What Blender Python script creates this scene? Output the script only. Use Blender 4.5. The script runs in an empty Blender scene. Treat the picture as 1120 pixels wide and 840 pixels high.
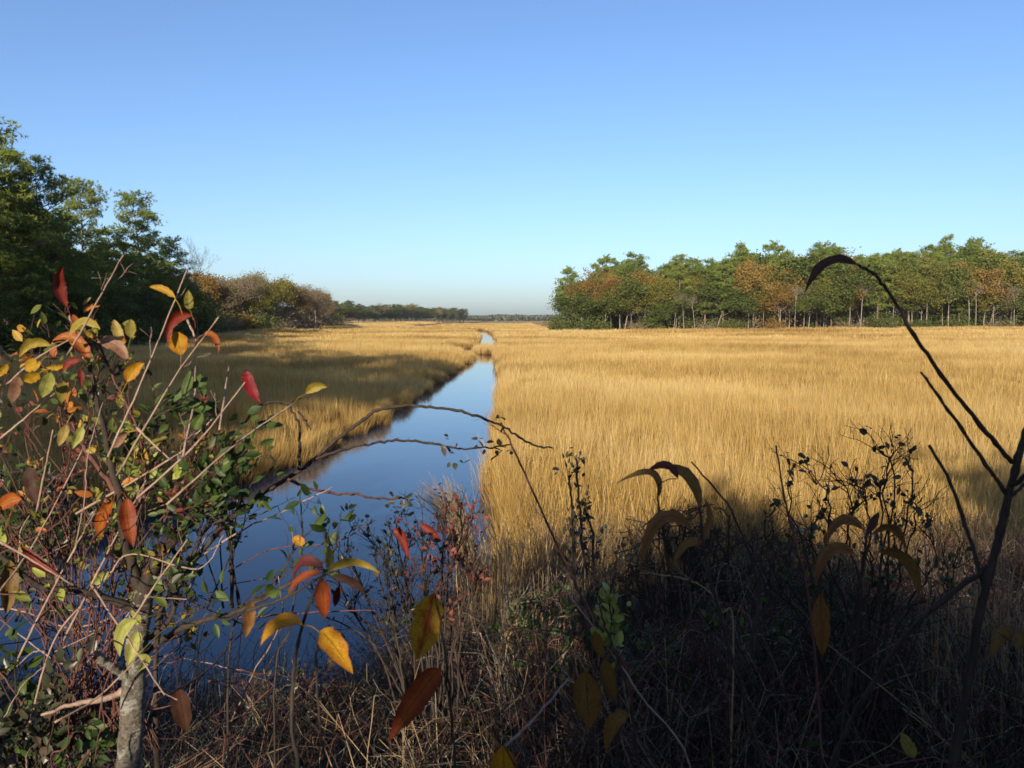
import bpy, math, random
import numpy as np
from mathutils import Vector

R = math.radians
random.seed(7)
rng = np.random.default_rng(7)
scene = bpy.context.scene
col = scene.collection

# ------------------------------------------------------------------ camera
CAMZ = 4.0
F = 871.0                      # focal length in photo pixels (1120 wide)
HORIZON = 349.0
PITCH = math.atan((420 - HORIZON) / F)
FWD = np.array([0, math.cos(PITCH), -math.sin(PITCH)])
UPV = np.array([0, math.sin(PITCH), math.cos(PITCH)])
RGT = np.array([1.0, 0, 0])
CAM = np.array([0, 0, CAMZ])

cam_data = bpy.data.cameras.new('camera')
cam_data.sensor_width = 36
cam_data.lens = F / 1120 * 36
cam_data.clip_start = 0.05
cam_data.clip_end = 20000
cam_data.dof.use_dof = True
cam_data.dof.focus_distance = 30
cam_data.dof.aperture_fstop = 9.5
cam = bpy.data.objects.new('camera', cam_data)
cam.location = CAM
cam.rotation_euler = (R(90) - PITCH, 0, 0)
col.objects.link(cam)
scene.camera = cam


def ray(x, y):
    return FWD + RGT * ((x - 560) / F) + UPV * ((420 - y) / F)


def P(x, y, d):
    """world point seen at photo pixel (x, y) at depth d metres"""
    return CAM + ray(x, y) * d


def on_plane(x, y, z):
    r = ray(x, y)
    return CAM + r * ((z - CAMZ) / r[2])


def at_depth(x, d):
    """ground position X for a photo column at distance d"""
    return (x - 560) / F * d


# ------------------------------------------------------------------ light
SUN_AZ = R(13)      # light travels towards +Y, turned 13 deg to +X
SUN_EL = R(19)
world = bpy.data.worlds.new('World')
scene.world = world
world.use_nodes = True
wn = world.node_tree
for n in list(wn.nodes):
    wn.nodes.remove(n)
sky = wn.nodes.new('ShaderNodeTexSky')
sky.sky_type = 'NISHITA'
sky.sun_disc = False
sky.sun_elevation = SUN_EL
sky.sun_rotation = math.pi + SUN_AZ
sky.altitude = 0
sky.air_density = 0.9
sky.dust_density = 1.3
sky.ozone_density = 3.5
bg = wn.nodes.new('ShaderNodeBackground')
bg.inputs['Strength'].default_value = 0.10
wo = wn.nodes.new('ShaderNodeOutputWorld')
tint = wn.nodes.new('ShaderNodeMix'); tint.data_type = 'RGBA'; tint.blend_type = 'MULTIPLY'
tint.inputs[0].default_value = 1.0
tint.inputs[7].default_value = (.94, .985, 1.08, 1)      # tints the sky alone, a little bluer
wn.links.new(sky.outputs[0], tint.inputs[6])
wn.links.new(tint.outputs[2], bg.inputs[0])
wn.links.new(bg.outputs[0], wo.inputs[0])

sun_data = bpy.data.lights.new('sun', 'SUN')
sun_data.energy = 5.0
sun_data.angle = R(0.5)
sun_data.color = (1.0, 0.86, 0.66)
sun = bpy.data.objects.new('sun', sun_data)
travel = Vector((math.sin(SUN_AZ) * math.cos(SUN_EL), math.cos(SUN_AZ) * math.cos(SUN_EL), -math.sin(SUN_EL)))
sun.rotation_euler = travel.to_track_quat('-Z', 'Y').to_euler()
sun.location = (-30, -60, 60)
col.objects.link(sun)

scene.view_settings.view_transform = 'Standard'
scene.view_settings.look = 'None'
scene.view_settings.exposure = 0.86
scene.view_settings.gamma = 1
scene.view_settings.use_curve_mapping = False
scene.render.engine = 'CYCLES'
scene.cycles.use_denoising = True
scene.cycles.max_bounces = 6
scene.cycles.diffuse_bounces = 3
scene.cycles.glossy_bounces = 3
scene.cycles.transmission_bounces = 3
scene.cycles.volume_bounces = 0
scene.cycles.caustics_reflective = False
scene.cycles.caustics_refractive = False


# ------------------------------------------------------------------ object helpers
def tag(o, label=None, cat=None, group=None, kind=None):
    if label: o['label'] = label
    if cat: o['category'] = cat
    if group: o['group'] = group
    if kind: o['kind'] = kind
    return o


def empty(name, loc, rz=0.0):
    o = bpy.data.objects.new(name, None)
    o.empty_display_size = 0.3
    o.location = loc
    o.rotation_euler = (0, 0, rz)
    col.objects.link(o)
    return o


def link(name, me, parent=None):
    o = bpy.data.objects.new(name, me)
    col.objects.link(o)
    if parent is not None:
        o.parent = parent
    return o


class MB:
    """mesh collector: verts + 'luv' attribute (u, v, random) + quads/tris"""
    def __init__(self):
        self.v, self.a, self.q, self.t, self.n = [], [], [], [], 0

    def add(self, v, a, q=None, t=None):
        v = np.asarray(v, float).reshape(-1, 3)
        self.v.append(v)
        self.a.append(np.asarray(a, float).reshape(-1, 3))
        if q is not None and len(q):
            self.q.append(np.asarray(q, int).reshape(-1, 4) + self.n)
        if t is not None and len(t):
            self.t.append(np.asarray(t, int).reshape(-1, 3) + self.n)
        self.n += len(v)

    def mesh(self, name, mat, smooth=True, origin=None):
        me = bpy.data.meshes.new(name)
        if not self.v:
            return me
        V = np.concatenate(self.v)
        if origin is not None:
            V = V - np.asarray(origin)
        A = np.concatenate(self.a)
        Q = np.concatenate(self.q) if self.q else np.zeros((0, 4), int)
        T = np.concatenate(self.t) if self.t else np.zeros((0, 3), int)
        me.vertices.add(len(V))
        me.vertices.foreach_set('co', V.astype(np.float32).ravel())
        loops = np.concatenate([Q.ravel(), T.ravel()]).astype(np.int32)
        me.loops.add(len(loops))
        me.loops.foreach_set('vertex_index', loops)
        starts = np.concatenate([np.arange(len(Q)) * 4, len(Q) * 4 + np.arange(len(T)) * 3]).astype(np.int32)
        me.polygons.add(len(starts))
        me.polygons.foreach_set('loop_start', starts)
        me.polygons.foreach_set('use_smooth', np.full(len(starts), smooth))
        at = me.attributes.new('luv', 'FLOAT_VECTOR', 'POINT')
        at.data.foreach_set('vector', A.astype(np.float32).ravel())
        me.update(calc_edges=True)
        me.validate()
        if mat:
            me.materials.append(mat)
        return me

    def build(self, name, mat, parent=None, smooth=True, origin=None):
        return link(name, self.mesh(name, mat, smooth, origin), parent)


def norm(v):
    v = np.asarray(v, float)
    return v / (np.linalg.norm(v) + 1e-12)


def tube(mb, pts, radii, sides=5, rnd=None, cap=True):
    pts = np.asarray(pts, float)
    n = len(pts)
    radii = np.broadcast_to(np.asarray(radii, float), (n,))
    tg = np.gradient(pts, axis=0)
    tg /= (np.linalg.norm(tg, axis=1, keepdims=True) + 1e-12)
    m = np.abs(tg).mean(axis=0)
    ref = np.eye(3)[int(np.argmin(m))]
    a = np.cross(tg, ref); a /= (np.linalg.norm(a, axis=1, keepdims=True) + 1e-12)
    b = np.cross(tg, a)
    ang = np.arange(sides) / sides * 2 * np.pi
    ring = pts[:, None, :] + radii[:, None, None] * (a[:, None, :] * np.cos(ang)[None, :, None] + b[:, None, :] * np.sin(ang)[None, :, None])
    V = ring.reshape(-1, 3)
    L = np.concatenate([[0], np.cumsum(np.linalg.norm(np.diff(pts, axis=0), axis=1))])
    rn = rng.random() if rnd is None else rnd
    A = np.stack([np.tile(ang / (2 * np.pi), n), np.repeat(L, sides), np.full(n * sides, rn)], 1)
    i = np.arange(n - 1)[:, None] * sides
    j = np.arange(sides)[None, :]
    j2 = (j + 1) % sides
    Q = np.stack([i + j, i + j2, i + sides + j2, i + sides + j], -1).reshape(-1, 4)
    T = None
    if cap:
        V = np.concatenate([V, pts[-1:], pts[:1]])
        A = np.concatenate([A, A[-1:], A[:1]])
        k = np.arange(sides); k2 = (k + 1) % sides
        e = (n - 1) * sides
        T = np.concatenate([np.stack([e + k, e + k2, np.full(sides, n * sides)], 1),
                            np.stack([k2, k, np.full(sides, n * sides + 1)], 1)])
    mb.add(V, A, Q, T)


def spline(pts, k=6):
    """Catmull-Rom through pts"""
    p = np.asarray(pts, float)
    if len(p) < 3:
        t = np.linspace(0, 1, k + 1)[:, None]
        return p[0] * (1 - t) + p[-1] * t
    p = np.concatenate([[2 * p[0] - p[1]], p, [2 * p[-1] - p[-2]]])
    out = []
    for i in range(1, len(p) - 2):
        for t in np.arange(k) / k:
            a, b, c, d = p[i - 1], p[i], p[i + 1], p[i + 2]
            out.append(0.5 * (2 * b + (c - a) * t + (2 * a - 5 * b + 4 * c - d) * t * t + (3 * b - a - 3 * c + d) * t ** 3))
    out.append(p[-2])
    return np.array(out)


def rand_dir(n=None):
    v = rng.normal(size=(3,) if n is None else (n, 3))
    return v / np.linalg.norm(v, axis=-1, keepdims=True)


def cards(mb, c, size, aspect=0.55, updir=None, rnd=None):
    """little pointed leaf faces (rhombus quads) at centres c"""
    n = len(c)
    d = rand_dir(n)
    if updir is not None:
        d = d + updir
        d /= np.linalg.norm(d, axis=1, keepdims=True)
    s = np.cross(d, rand_dir(n)); s /= (np.linalg.norm(s, axis=1, keepdims=True) + 1e-9)
    L = (size * rng.uniform(0.6, 1.3, n))[:, None]
    V = np.stack([c - d * L * .5, c + s * L * aspect * .5, c + d * L * .5, c - s * L * aspect * .5], 1).reshape(-1, 3)
    rn = rng.random(n) if rnd is None else rnd
    A = np.zeros((n, 4, 3)); A[:, 1, 0] = 1; A[:, 3, 0] = -1; A[:, 2, 1] = 1; A[:, 1, 1] = A[:, 3, 1] = .5
    A[:, :, 2] = np.asarray(rn)[:, None]
    mb.add(V, A.reshape(-1, 3), np.arange(n * 4).reshape(n, 4))


def needles(mb, c, length, width, per, up=0.35):
    """starburst tufts of narrow triangles at centres c"""
    n = len(c)
    d = rand_dir(n * per) + np.array([0, 0, up])
    d /= np.linalg.norm(d, axis=1, keepdims=True)
    s = np.cross(d, rand_dir(n * per)); s /= (np.linalg.norm(s, axis=1, keepdims=True) + 1e-9)
    cc = np.repeat(c, per, axis=0)
    L = (length * rng.uniform(.7, 1.2, n * per))[:, None]
    V = np.stack([cc - s * width * .5, cc + s * width * .5, cc + d * L], 1).reshape(-1, 3)
    rn = np.repeat(rng.random(n), per * 3)
    A = np.zeros((n * per * 3, 3)); A[:, 2] = rn; A[2::3, 1] = 1
    mb.add(V, A, None, np.arange(n * per * 3).reshape(-1, 3))


# ------------------------------------------------------------------ materials
def new_mat(name):
    m = bpy.data.materials.new(name)
    m.use_nodes = True
    nt = m.node_tree
    for n in list(nt.nodes):
        nt.nodes.remove(n)
    out = nt.nodes.new('ShaderNodeOutputMaterial')
    return m, nt, out


def N(nt, typ, **kw):
    n = nt.nodes.new(typ)
    for k, v in kw.items():
        setattr(n, k, v)
    return n


def ramp(nt, fac, stops, interp='LINEAR'):
    r = N(nt, 'ShaderNodeValToRGB')
    r.color_ramp.interpolation = interp
    el = r.color_ramp.elements
    while len(el) < len(stops):
        el.new(0.5)
    for e, (p, c) in zip(el, stops):
        e.position = p
        e.color = (*c, 1)
    nt.links.new(fac, r.inputs[0])
    return r.outputs[0]


def math_n(nt, op, a, b=None, clamp=False):
    n = N(nt, 'ShaderNodeMath', operation=op, use_clamp=clamp)
    for i, v in enumerate((a, b)):
        if v is None: continue
        if isinstance(v, (int, float)): n.inputs[i].default_value = v
        else: nt.links.new(v, n.inputs[i])
    return n.outputs[0]


def mix_c(nt, fac, a, b, blend='MIX'):
    n = N(nt, 'ShaderNodeMix', data_type='RGBA', blend_type=blend)
    for sock, v in ((n.inputs[0], fac), (n.inputs[6], a), (n.inputs[7], b)):
        if isinstance(v, (int, float)): sock.default_value = v
        elif isinstance(v, tuple): sock.default_value = (*v, 1)
        else: nt.links.new(v, sock)
    return n.outputs[2]


def noise(nt, scale, detail=3, vec=None, rough=.55):
    n = N(nt, 'ShaderNodeTexNoise')
    n.inputs['Scale'].default_value = scale
    n.inputs['Detail'].default_value = detail
    n.inputs['Roughness'].default_value = rough
    if vec is not None:
        nt.links.new(vec, n.inputs['Vector'])
    return n.outputs[0]


def leafy_shader(nt, out, colr, transl=0.3, rough=.6, tcol=None, spec=.3):
    d = N(nt, 'ShaderNodeBsdfPrincipled')
    nt.links.new(colr, d.inputs['Base Color'])
    d.inputs['Roughness'].default_value = rough
    d.inputs['Specular IOR Level'].default_value = spec
    t = N(nt, 'ShaderNodeBsdfTranslucent')
    nt.links.new(tcol if tcol is not None else colr, t.inputs['Color'])
    mx = N(nt, 'ShaderNodeMixShader')
    mx.inputs[0].default_value = transl
    nt.links.new(d.outputs[0], mx.inputs[1])
    nt.links.new(t.outputs[0], mx.inputs[2])
    nt.links.new(mx.outputs[0], out.inputs[0])


def foliage_mat(name, stops, transl=.3, obj_var=.25, rough=.65, per_leaf=.5, spec=.2, gain=.75):
    """colour chosen per leaf clump and per plant between the stops"""
    m, nt, out = new_mat(name)
    at = N(nt, 'ShaderNodeAttribute', attribute_name='luv')
    sep = N(nt, 'ShaderNodeSeparateXYZ')
    nt.links.new(at.outputs['Vector'], sep.inputs[0])
    oi = N(nt, 'ShaderNodeObjectInfo')
    tc = N(nt, 'ShaderNodeTexCoord')
    nz = noise(nt, .35, 2, tc.outputs['Object'])
    f = math_n(nt, 'MULTIPLY', sep.outputs[2], per_leaf)
    g = math_n(nt, 'MULTIPLY', oi.outputs['Random'], obj_var)
    h = math_n(nt, 'MULTIPLY', nz, 1 - per_leaf - obj_var)
    s = math_n(nt, 'ADD', math_n(nt, 'ADD', f, g), h, True)
    c = ramp(nt, s, [(p_, tuple(gain * v for v in c_)) for p_, c_ in stops])
    leafy_shader(nt, out, c, transl, rough, spec=spec)
    return m


def bark_mat(name, c1, c2, scale=8.0, lichen=None, bump=.4, stretch=.25, rough=.85):
    c1, c2 = tuple(.7 * v for v in c1), tuple(.7 * v for v in c2)
    lichen = tuple(.7 * v for v in lichen) if lichen else None
    m, nt, out = new_mat(name)
    tc = N(nt, 'ShaderNodeTexCoord')
    mp = N(nt, 'ShaderNodeMapping')
    mp.inputs['Scale'].default_value = (1, 1, stretch)
    nt.links.new(tc.outputs['Object'], mp.inputs[0])
    nz = noise(nt, scale, 6, mp.outputs[0], .65)
    c = ramp(nt, nz, [(.3, c1), (.7, c2)])
    if lichen:
        n2 = noise(nt, scale * .45, 4, tc.outputs['Object'], .7)
        c = mix_c(nt, ramp(nt, n2, [(.52, (0, 0, 0)), (.6, (1, 1, 1))]), c, lichen)
    p = N(nt, 'ShaderNodeBsdfPrincipled')
    nt.links.new(c, p.inputs['Base Color'])
    p.inputs['Roughness'].default_value = rough
    p.inputs['Specular IOR Level'].default_value = .25
    bp = N(nt, 'ShaderNodeBump')
    bp.inputs['Strength'].default_value = bump
    bp.inputs['Distance'].default_value = .02
    nt.links.new(nz, bp.inputs['Height'])
    nt.links.new(bp.outputs[0], p.inputs['Normal'])
    nt.links.new(p.outputs[0], out.inputs[0])
    return m


def big_leaf_mat(name, centre, edge, spot=(.035, .016, .008), spotty=.5, rib=None, transl=.3, mixpos=(.25, .75), gain=.56):
    """autumn leaf: blotchy blend from the midrib to the edge, brown specks, scorched margin, visible veins"""
    centre, edge = tuple(gain * v for v in centre), tuple(gain * v for v in edge)
    rib = tuple(gain * v for v in rib) if rib else tuple(x * .5 for x in edge)
    m, nt, out = new_mat(name)
    at = N(nt, 'ShaderNodeAttribute', attribute_name='luv')
    sep = N(nt, 'ShaderNodeSeparateXYZ')
    nt.links.new(at.outputs['Vector'], sep.inputs[0])
    u, v, rn = sep.outputs[0], sep.outputs[1], sep.outputs[2]
    au = math_n(nt, 'ABSOLUTE', u)
    cmb = N(nt, 'ShaderNodeCombineXYZ')
    nt.links.new(u, cmb.inputs[0])
    nt.links.new(math_n(nt, 'MULTIPLY', v, 2.6), cmb.inputs[1])
    nt.links.new(math_n(nt, 'MULTIPLY', rn, 37.0), cmb.inputs[2])
    n1 = noise(nt, 1.3, 4, cmb.outputs[0], .65)
    n2 = noise(nt, 7.0, 4, cmb.outputs[0], .75)
    n3 = noise(nt, 2.6, 6, cmb.outputs[0], .7)
    f = math_n(nt, 'ADD', math_n(nt, 'MULTIPLY', au, .45), math_n(nt, 'MULTIPLY', n1, .75))
    c = mix_c(nt, ramp(nt, f, [(mixpos[0], (0, 0, 0)), (mixpos[1], (1, 1, 1))]), centre, edge)
    # fine mottling of the blade
    c = mix_c(nt, .75, c, ramp(nt, n3, [(.25, (.45, .40, .36)), (.5, (1, .95, .9)), (.75, (1.25, 1.2, 1.0))]), 'MULTIPLY')
    sp = ramp(nt, n2, [(.54, (0, 0, 0)), (.62, (1, 1, 1))])
    c = mix_c(nt, math_n(nt, 'MULTIPLY', sp, spotty), c, spot)
    # dry brown margin and tip
    mg = math_n(nt, 'ADD', math_n(nt, 'MAXIMUM', au, math_n(nt, 'MULTIPLY', v, .97)), math_n(nt, 'MULTIPLY', n3, .55))
    c = mix_c(nt, math_n(nt, 'MULTIPLY', ramp(nt, mg, [(.5, (0, 0, 0)), (.62, (0, 0, 0))]) if spotty < .18 else math_n(nt, 'MULTIPLY', math_n(nt, 'SUBTRACT', mg, 1.12, True), 3.0, True), .8), c, tuple(.35 * x + .01 for x in edge))
    ph = math_n(nt, 'SUBTRACT', math_n(nt, 'MULTIPLY', v, 11.0), math_n(nt, 'MULTIPLY', au, 2.6))
    fr = math_n(nt, 'FRACT', math_n(nt, 'ADD', ph, math_n(nt, 'MULTIPLY', n1, .5)))
    vein = math_n(nt, 'LESS_THAN', fr, .09)
    ribm = math_n(nt, 'LESS_THAN', au, .05)
    vm = math_n(nt, 'MAXIMUM', math_n(nt, 'MULTIPLY', vein, .32), math_n(nt, 'MULTIPLY', ribm, .75))
    c = mix_c(nt, vm, c, rib)
    d = N(nt, 'ShaderNodeBsdfPrincipled')
    nt.links.new(c, d.inputs['Base Color'])
    d.inputs['Roughness'].default_value = .5
    d.inputs['Specular IOR Level'].default_value = .3
    bp = N(nt, 'ShaderNodeBump'); bp.inputs['Strength'].default_value = .5; bp.inputs['Distance'].default_value = .003
    nt.links.new(math_n(nt, 'SUBTRACT', n3, math_n(nt, 'MULTIPLY', vm, .5)), bp.inputs['Height'])
    nt.links.new(bp.outputs[0], d.inputs['Normal'])
    t = N(nt, 'ShaderNodeBsdfTranslucent'); nt.links.new(c, t.inputs['Color'])
    mx = N(nt, 'ShaderNodeMixShader'); mx.inputs[0].default_value = transl
    nt.links.new(d.outputs[0], mx.inputs[1]); nt.links.new(t.outputs[0], mx.inputs[2])
    nt.links.new(mx.outputs[0], out.inputs[0])
    return m


M = {}
M['pine'] = foliage_mat('pine_needles', [(0, (.05, .08, .02)), (.35, (.125, .175, .034)), (.7, (.205, .25, .05)), (1, (.285, .29, .066))], .35, gain=.95)
M['pine_far'] = foliage_mat('pine_needles_far', [(0, (.06, .095, .04)), (1, (.14, .175, .07))], .3)
M['russet'] = foliage_mat('russet_leaves', [(0, (.15, .09, .026)), (.35, (.26, .15, .04)), (.65, (.31, .21, .05)), (1, (.24, .23, .06))], .35)
M['gold'] = foliage_mat('golden_olive_leaves', [(0, (.09, .10, .022)), (.45, (.19, .185, .034)), (.75, (.28, .23, .045)), (1, (.35, .21, .05))], .35)
M['green'] = foliage_mat('green_leaves', [(0, (.05, .075, .016)), (.5, (.10, .13, .026)), (1, (.18, .18, .036))], .3)
M['greybrown'] = foliage_mat('grey_brown_leaves', [(0, (.16, .115, .07)), (.5, (.26, .195, .12)), (1, (.34, .27, .17))], .3)
M['bark_pine'] = bark_mat('pine_bark', (.11, .08, .06), (.30, .23, .18), 3.0)
M['bark_grey'] = bark_mat('grey_bark', (.17, .145, .12), (.38, .33, .28), 3.0)
M['twig_grey'] = bark_mat('bare_twigs', (.16, .125, .10), (.28, .23, .19), 3.0)

# ------------------------------------------------------------------ creek and ground
def wp(x, y, z=0.0):
    p = on_plane(x, y, z)
    return p[1], p[0]

right_edge = sorted([(6.0, -1.9), (8.3, -1.75), wp(452, 700), wp(492, 650), wp(514, 610, .3), wp(526, 560, .9), wp(533, 500, 1.2), wp(541, 460, 1.3), wp(539, 430, 1.3), wp(545, 400, 1.3), (70, -1.3),
                     (80, -1.2), (88, -1.9), (91, -3.7), (96, -4.6), (101, -4.2), (105, -2.3), (120, -2.0), (145, -2.6), (180, -3.7), (205, -4.8), (249, -7.2), (300, -14), (360, -40)])
left_edge = sorted([(6.0, -14), (8.3, -13), (10.5, -10.5), (13, -8.6), (16, -7.4), wp(292, 522), wp(346, 497), wp(412, 464), wp(446, 440), wp(488, 411), wp(519, 391.5),
                    (84, -4.3), (88, -4.7), (91, -5.8), (96, -6.4), (101, -6.4), (105, -5.9), (120, -5.6), (145, -6.0), (180, -7.4), (205, -8.8), (249, -12), (300, -21), (360, -48)])
RE = np.array(right_edge); LE = np.array(left_edge)
RE[:, 1] += np.interp(RE[:, 0], [8, 10, 13, 18, 24, 31, 37, 46, 60, 80], [.2, .45, .35, .15, -.05, .45, -.1, .45, .4, 0])
LE[:, 1] += .1


def edges(y):
    wob = .22 * np.sin(y * .9) + .16 * np.sin(y * 2.3 + 1) + .07 * np.sin(y * 5.1)
    wob2 = .15 * np.sin(y * .8 + 2) + .14 * np.sin(y * 2.1 + 4) + .07 * np.sin(y * 4.7)
    k = np.clip((y - 11) / 5, 0, 1)
    return np.interp(y, LE[:, 0], LE[:, 1]) + wob * k, np.interp(y, RE[:, 0], RE[:, 1]) + wob2 * k


def sm(x, a, b):
    t = np.clip((x - a) / (b - a), 0, 1)
    return t * t * (3 - 2 * t)


def vnoise(x, y, s, seed=0):
    """cheap smooth value noise from sines"""
    r = np.random.default_rng(seed)
    out = 0
    for k in range(5):
        a = r.uniform(0, 6.28); f = s * r.uniform(.6, 1.7); ph = r.uniform(0, 6.28)
        out = out + np.sin((x * np.cos(a) + y * np.sin(a)) * f + ph + 1.3 * np.sin((x * np.sin(a) - y * np.cos(a)) * f * .7 + ph * 2))
    return out / 5


def ground_z(x, y):
    x = np.asarray(x, float); y = np.asarray(y, float)
    z = .16 + .05 * vnoise(x, y, .5, 3)
    # land rises a little towards the woods
    z = z + .75 * sm(x, 10, 120) * sm(y, 90, 205) + .5 * sm(y, 195, 230) * sm(x, 0, 20)
    z = z + 1.2 * sm(-x, 34, 60) * sm(y, -20, 70)
    l, r = edges(y)
    d = np.minimum(x - l, r - x)                 # >0 inside the channel
    inside = sm(d, -.35, .35)
    inside = inside * sm(y, 7.0, 8.6)
    z = z * (1 - inside) + (-.9) * inside
    # the bank the viewer stands on
    bank = 2.35 * (1 - sm(y, .8, 8.3 + .5 * np.sin(x * .7)))
    bank = bank * (1 - .0 * x)
    z = np.maximum(z, np.where(y < 9.5, bank - .25 + .06 * vnoise(x, y, 2.2, 9), -9))
    return z


def axis(segs):
    out = []
    for a, b, st in segs:
        out.extend(np.arange(a, b, st))
    return np.array(out)

xs = np.concatenate([-np.geomspace(2400, 60, 14), axis([(-56, -20, 2.0), (-20, -13, .8), (-13, 1.5, .22), (1.5, 14, .5), (14, 60, 2.5), (60, 160, 8)]), np.geomspace(170, 2400, 12)])
ys = np.concatenate([-np.geomspace(600, 24, 10), axis([(-20, 0, 2), (0, 14, .25), (14, 45, .5), (45, 110, 1.0), (110, 260, 2.0), (260, 400, 6)]), np.geomspace(410, 2400, 14)])
X, Y = np.meshgrid(xs, ys)
Z = ground_z(X, Y)
nx, ny = len(xs), len(ys)
V = np.stack([X, Y, Z], -1).reshape(-1, 3)
i = (np.arange(ny - 1)[:, None] * nx + np.arange(nx - 1)[None, :]).reshape(-1)
Q = np.stack([i, i + 1, i + nx + 1, i + nx], 1)
g = MB(); g.add(V, np.zeros_like(V), Q)

m, nt, out = new_mat('marsh_ground')
geo = N(nt, 'ShaderNodeNewGeometry')
sep = N(nt, 'ShaderNodeSeparateXYZ'); nt.links.new(geo.outputs['Position'], sep.inputs[0])
nz = noise(nt, .6, 5, geo.outputs['Position'])
nz2 = noise(nt, 6, 5, geo.outputs['Position'], .7)
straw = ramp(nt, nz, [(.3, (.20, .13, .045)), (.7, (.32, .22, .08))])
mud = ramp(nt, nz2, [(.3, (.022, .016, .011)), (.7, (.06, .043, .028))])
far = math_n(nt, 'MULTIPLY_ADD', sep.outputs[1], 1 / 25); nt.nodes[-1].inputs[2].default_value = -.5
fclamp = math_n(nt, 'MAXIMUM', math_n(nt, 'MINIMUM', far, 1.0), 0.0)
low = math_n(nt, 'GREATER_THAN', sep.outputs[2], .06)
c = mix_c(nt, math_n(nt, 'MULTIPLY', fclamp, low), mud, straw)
p = N(nt, 'ShaderNodeBsdfPrincipled'); nt.links.new(c, p.inputs['Base Color'])
p.inputs['Roughness'].default_value = .95; p.inputs['Specular IOR Level'].default_value = .1
bp = N(nt, 'ShaderNodeBump'); bp.inputs['Strength'].default_value = .6; bp.inputs['Distance'].default_value = .05
nt.links.new(nz2, bp.inputs['Height']); nt.links.new(bp.outputs[0], p.inputs['Normal'])
nt.links.new(p.outputs[0], out.inputs[0])
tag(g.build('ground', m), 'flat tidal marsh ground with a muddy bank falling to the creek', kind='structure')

# water: one strip following the creek, running a little under both banks
wy = np.concatenate([np.arange(6.4, 60, .8), np.arange(60, 360, 3)])
l, r = edges(wy)
wv = np.stack([np.stack([l - 1.2, wy, 0 * wy], 1), np.stack([r + 1.0, wy, 0 * wy], 1)], 1).reshape(-1, 3)
k = np.arange(len(wy) - 1) * 2
w = MB(); w.add(wv, np.zeros_like(wv), np.stack([k, k + 1, k + 3, k + 2], 1))
m, nt, out = new_mat('creek_water')
geo = N(nt, 'ShaderNodeNewGeometry')
mp = N(nt, 'ShaderNodeMapping'); mp.inputs['Scale'].default_value = (1.0, .5, 1)
nt.links.new(geo.outputs['Position'], mp.inputs[0])
n1 = noise(nt, 1.4, 3, mp.outputs[0]); 
p = N(nt, 'ShaderNodeBsdfPrincipled')
p.inputs['Base Color'].default_value = (.014, .034, .068, 1)
p.inputs['Roughness'].default_value = .03
p.inputs['IOR'].default_value = 1.333
bp = N(nt, 'ShaderNodeBump'); bp.inputs['Strength'].default_value = .06; bp.inputs['Distance'].default_value = .05
nt.links.new(n1, bp.inputs['Height']); nt.links.new(bp.outputs[0], p.inputs['Normal'])
nt.links.new(p.outputs[0], out.inputs[0])
tag(w.build('water', m), 'calm blue tidal creek winding away through the marsh', kind='structure')


# ------------------------------------------------------------------ instanced ground cover (stuff)
def scatter(name, variants, pts, rot, scl, idx, label, category='ground cover'):
    """one object whose geometry nodes place the variant meshes on its points"""
    src = bpy.data.collections.new(name + '_source')
    for k, me in enumerate(variants):
        o = bpy.data.objects.new('%s_%02d' % (name, k), me)
        src.objects.link(o)
    me = bpy.data.meshes.new(name)
    me.vertices.add(len(pts))
    me.vertices.foreach_set('co', np.asarray(pts, np.float32).ravel())
    a = me.attributes.new('prot', 'FLOAT_VECTOR', 'POINT'); a.data.foreach_set('vector', np.asarray(rot, np.float32).ravel())
    a = me.attributes.new('pscl', 'FLOAT_VECTOR', 'POINT'); a.data.foreach_set('vector', np.asarray(scl, np.float32).ravel())
    a = me.attributes.new('pidx', 'INT', 'POINT'); a.data.foreach_set('value', np.asarray(idx, np.int32))
    o = link(name, me)
    ng = bpy.data.node_groups.new(name + '_scatter', 'GeometryNodeTree')
    ng.interface.new_socket('Geometry', in_out='INPUT', socket_type='NodeSocketGeometry')
    ng.interface.new_socket('Geometry', in_out='OUTPUT', socket_type='NodeSocketGeometry')
    gi = ng.nodes.new('NodeGroupInput'); go = ng.nodes.new('NodeGroupOutput')
    ci = ng.nodes.new('GeometryNodeCollectionInfo')
    ci.inputs['Collection'].default_value = src
    ci.inputs['Separate Children'].default_value = True
    ci.inputs['Reset Children'].default_value = True
    iop = ng.nodes.new('GeometryNodeInstanceOnPoints')
    iop.inputs['Pick Instance'].default_value = True

    def attr(nm, typ):
        n = ng.nodes.new('GeometryNodeInputNamedAttribute'); n.data_type = typ
        n.inputs['Name'].default_value = nm
        return n.outputs['Attribute']
    ng.links.new(gi.outputs[0], iop.inputs['Points'])
    ng.links.new(ci.outputs[0], iop.inputs['Instance'])
    ng.links.new(attr('pidx', 'INT'), iop.inputs['Instance Index'])
    er = ng.nodes.new('FunctionNodeEulerToRotation')
    ng.links.new(attr('prot', 'FLOAT_VECTOR'), er.inputs[0])
    ng.links.new(er.outputs[0], iop.inputs['Rotation'])
    ng.links.new(attr('pscl', 'FLOAT_VECTOR'), iop.inputs['Scale'])
    ng.links.new(iop.outputs[0], go.inputs[0])
    md = o.modifiers.new('scatter', 'NODES'); md.node_group = ng
    tag(o, label, category, kind='stuff')
    return o


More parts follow.
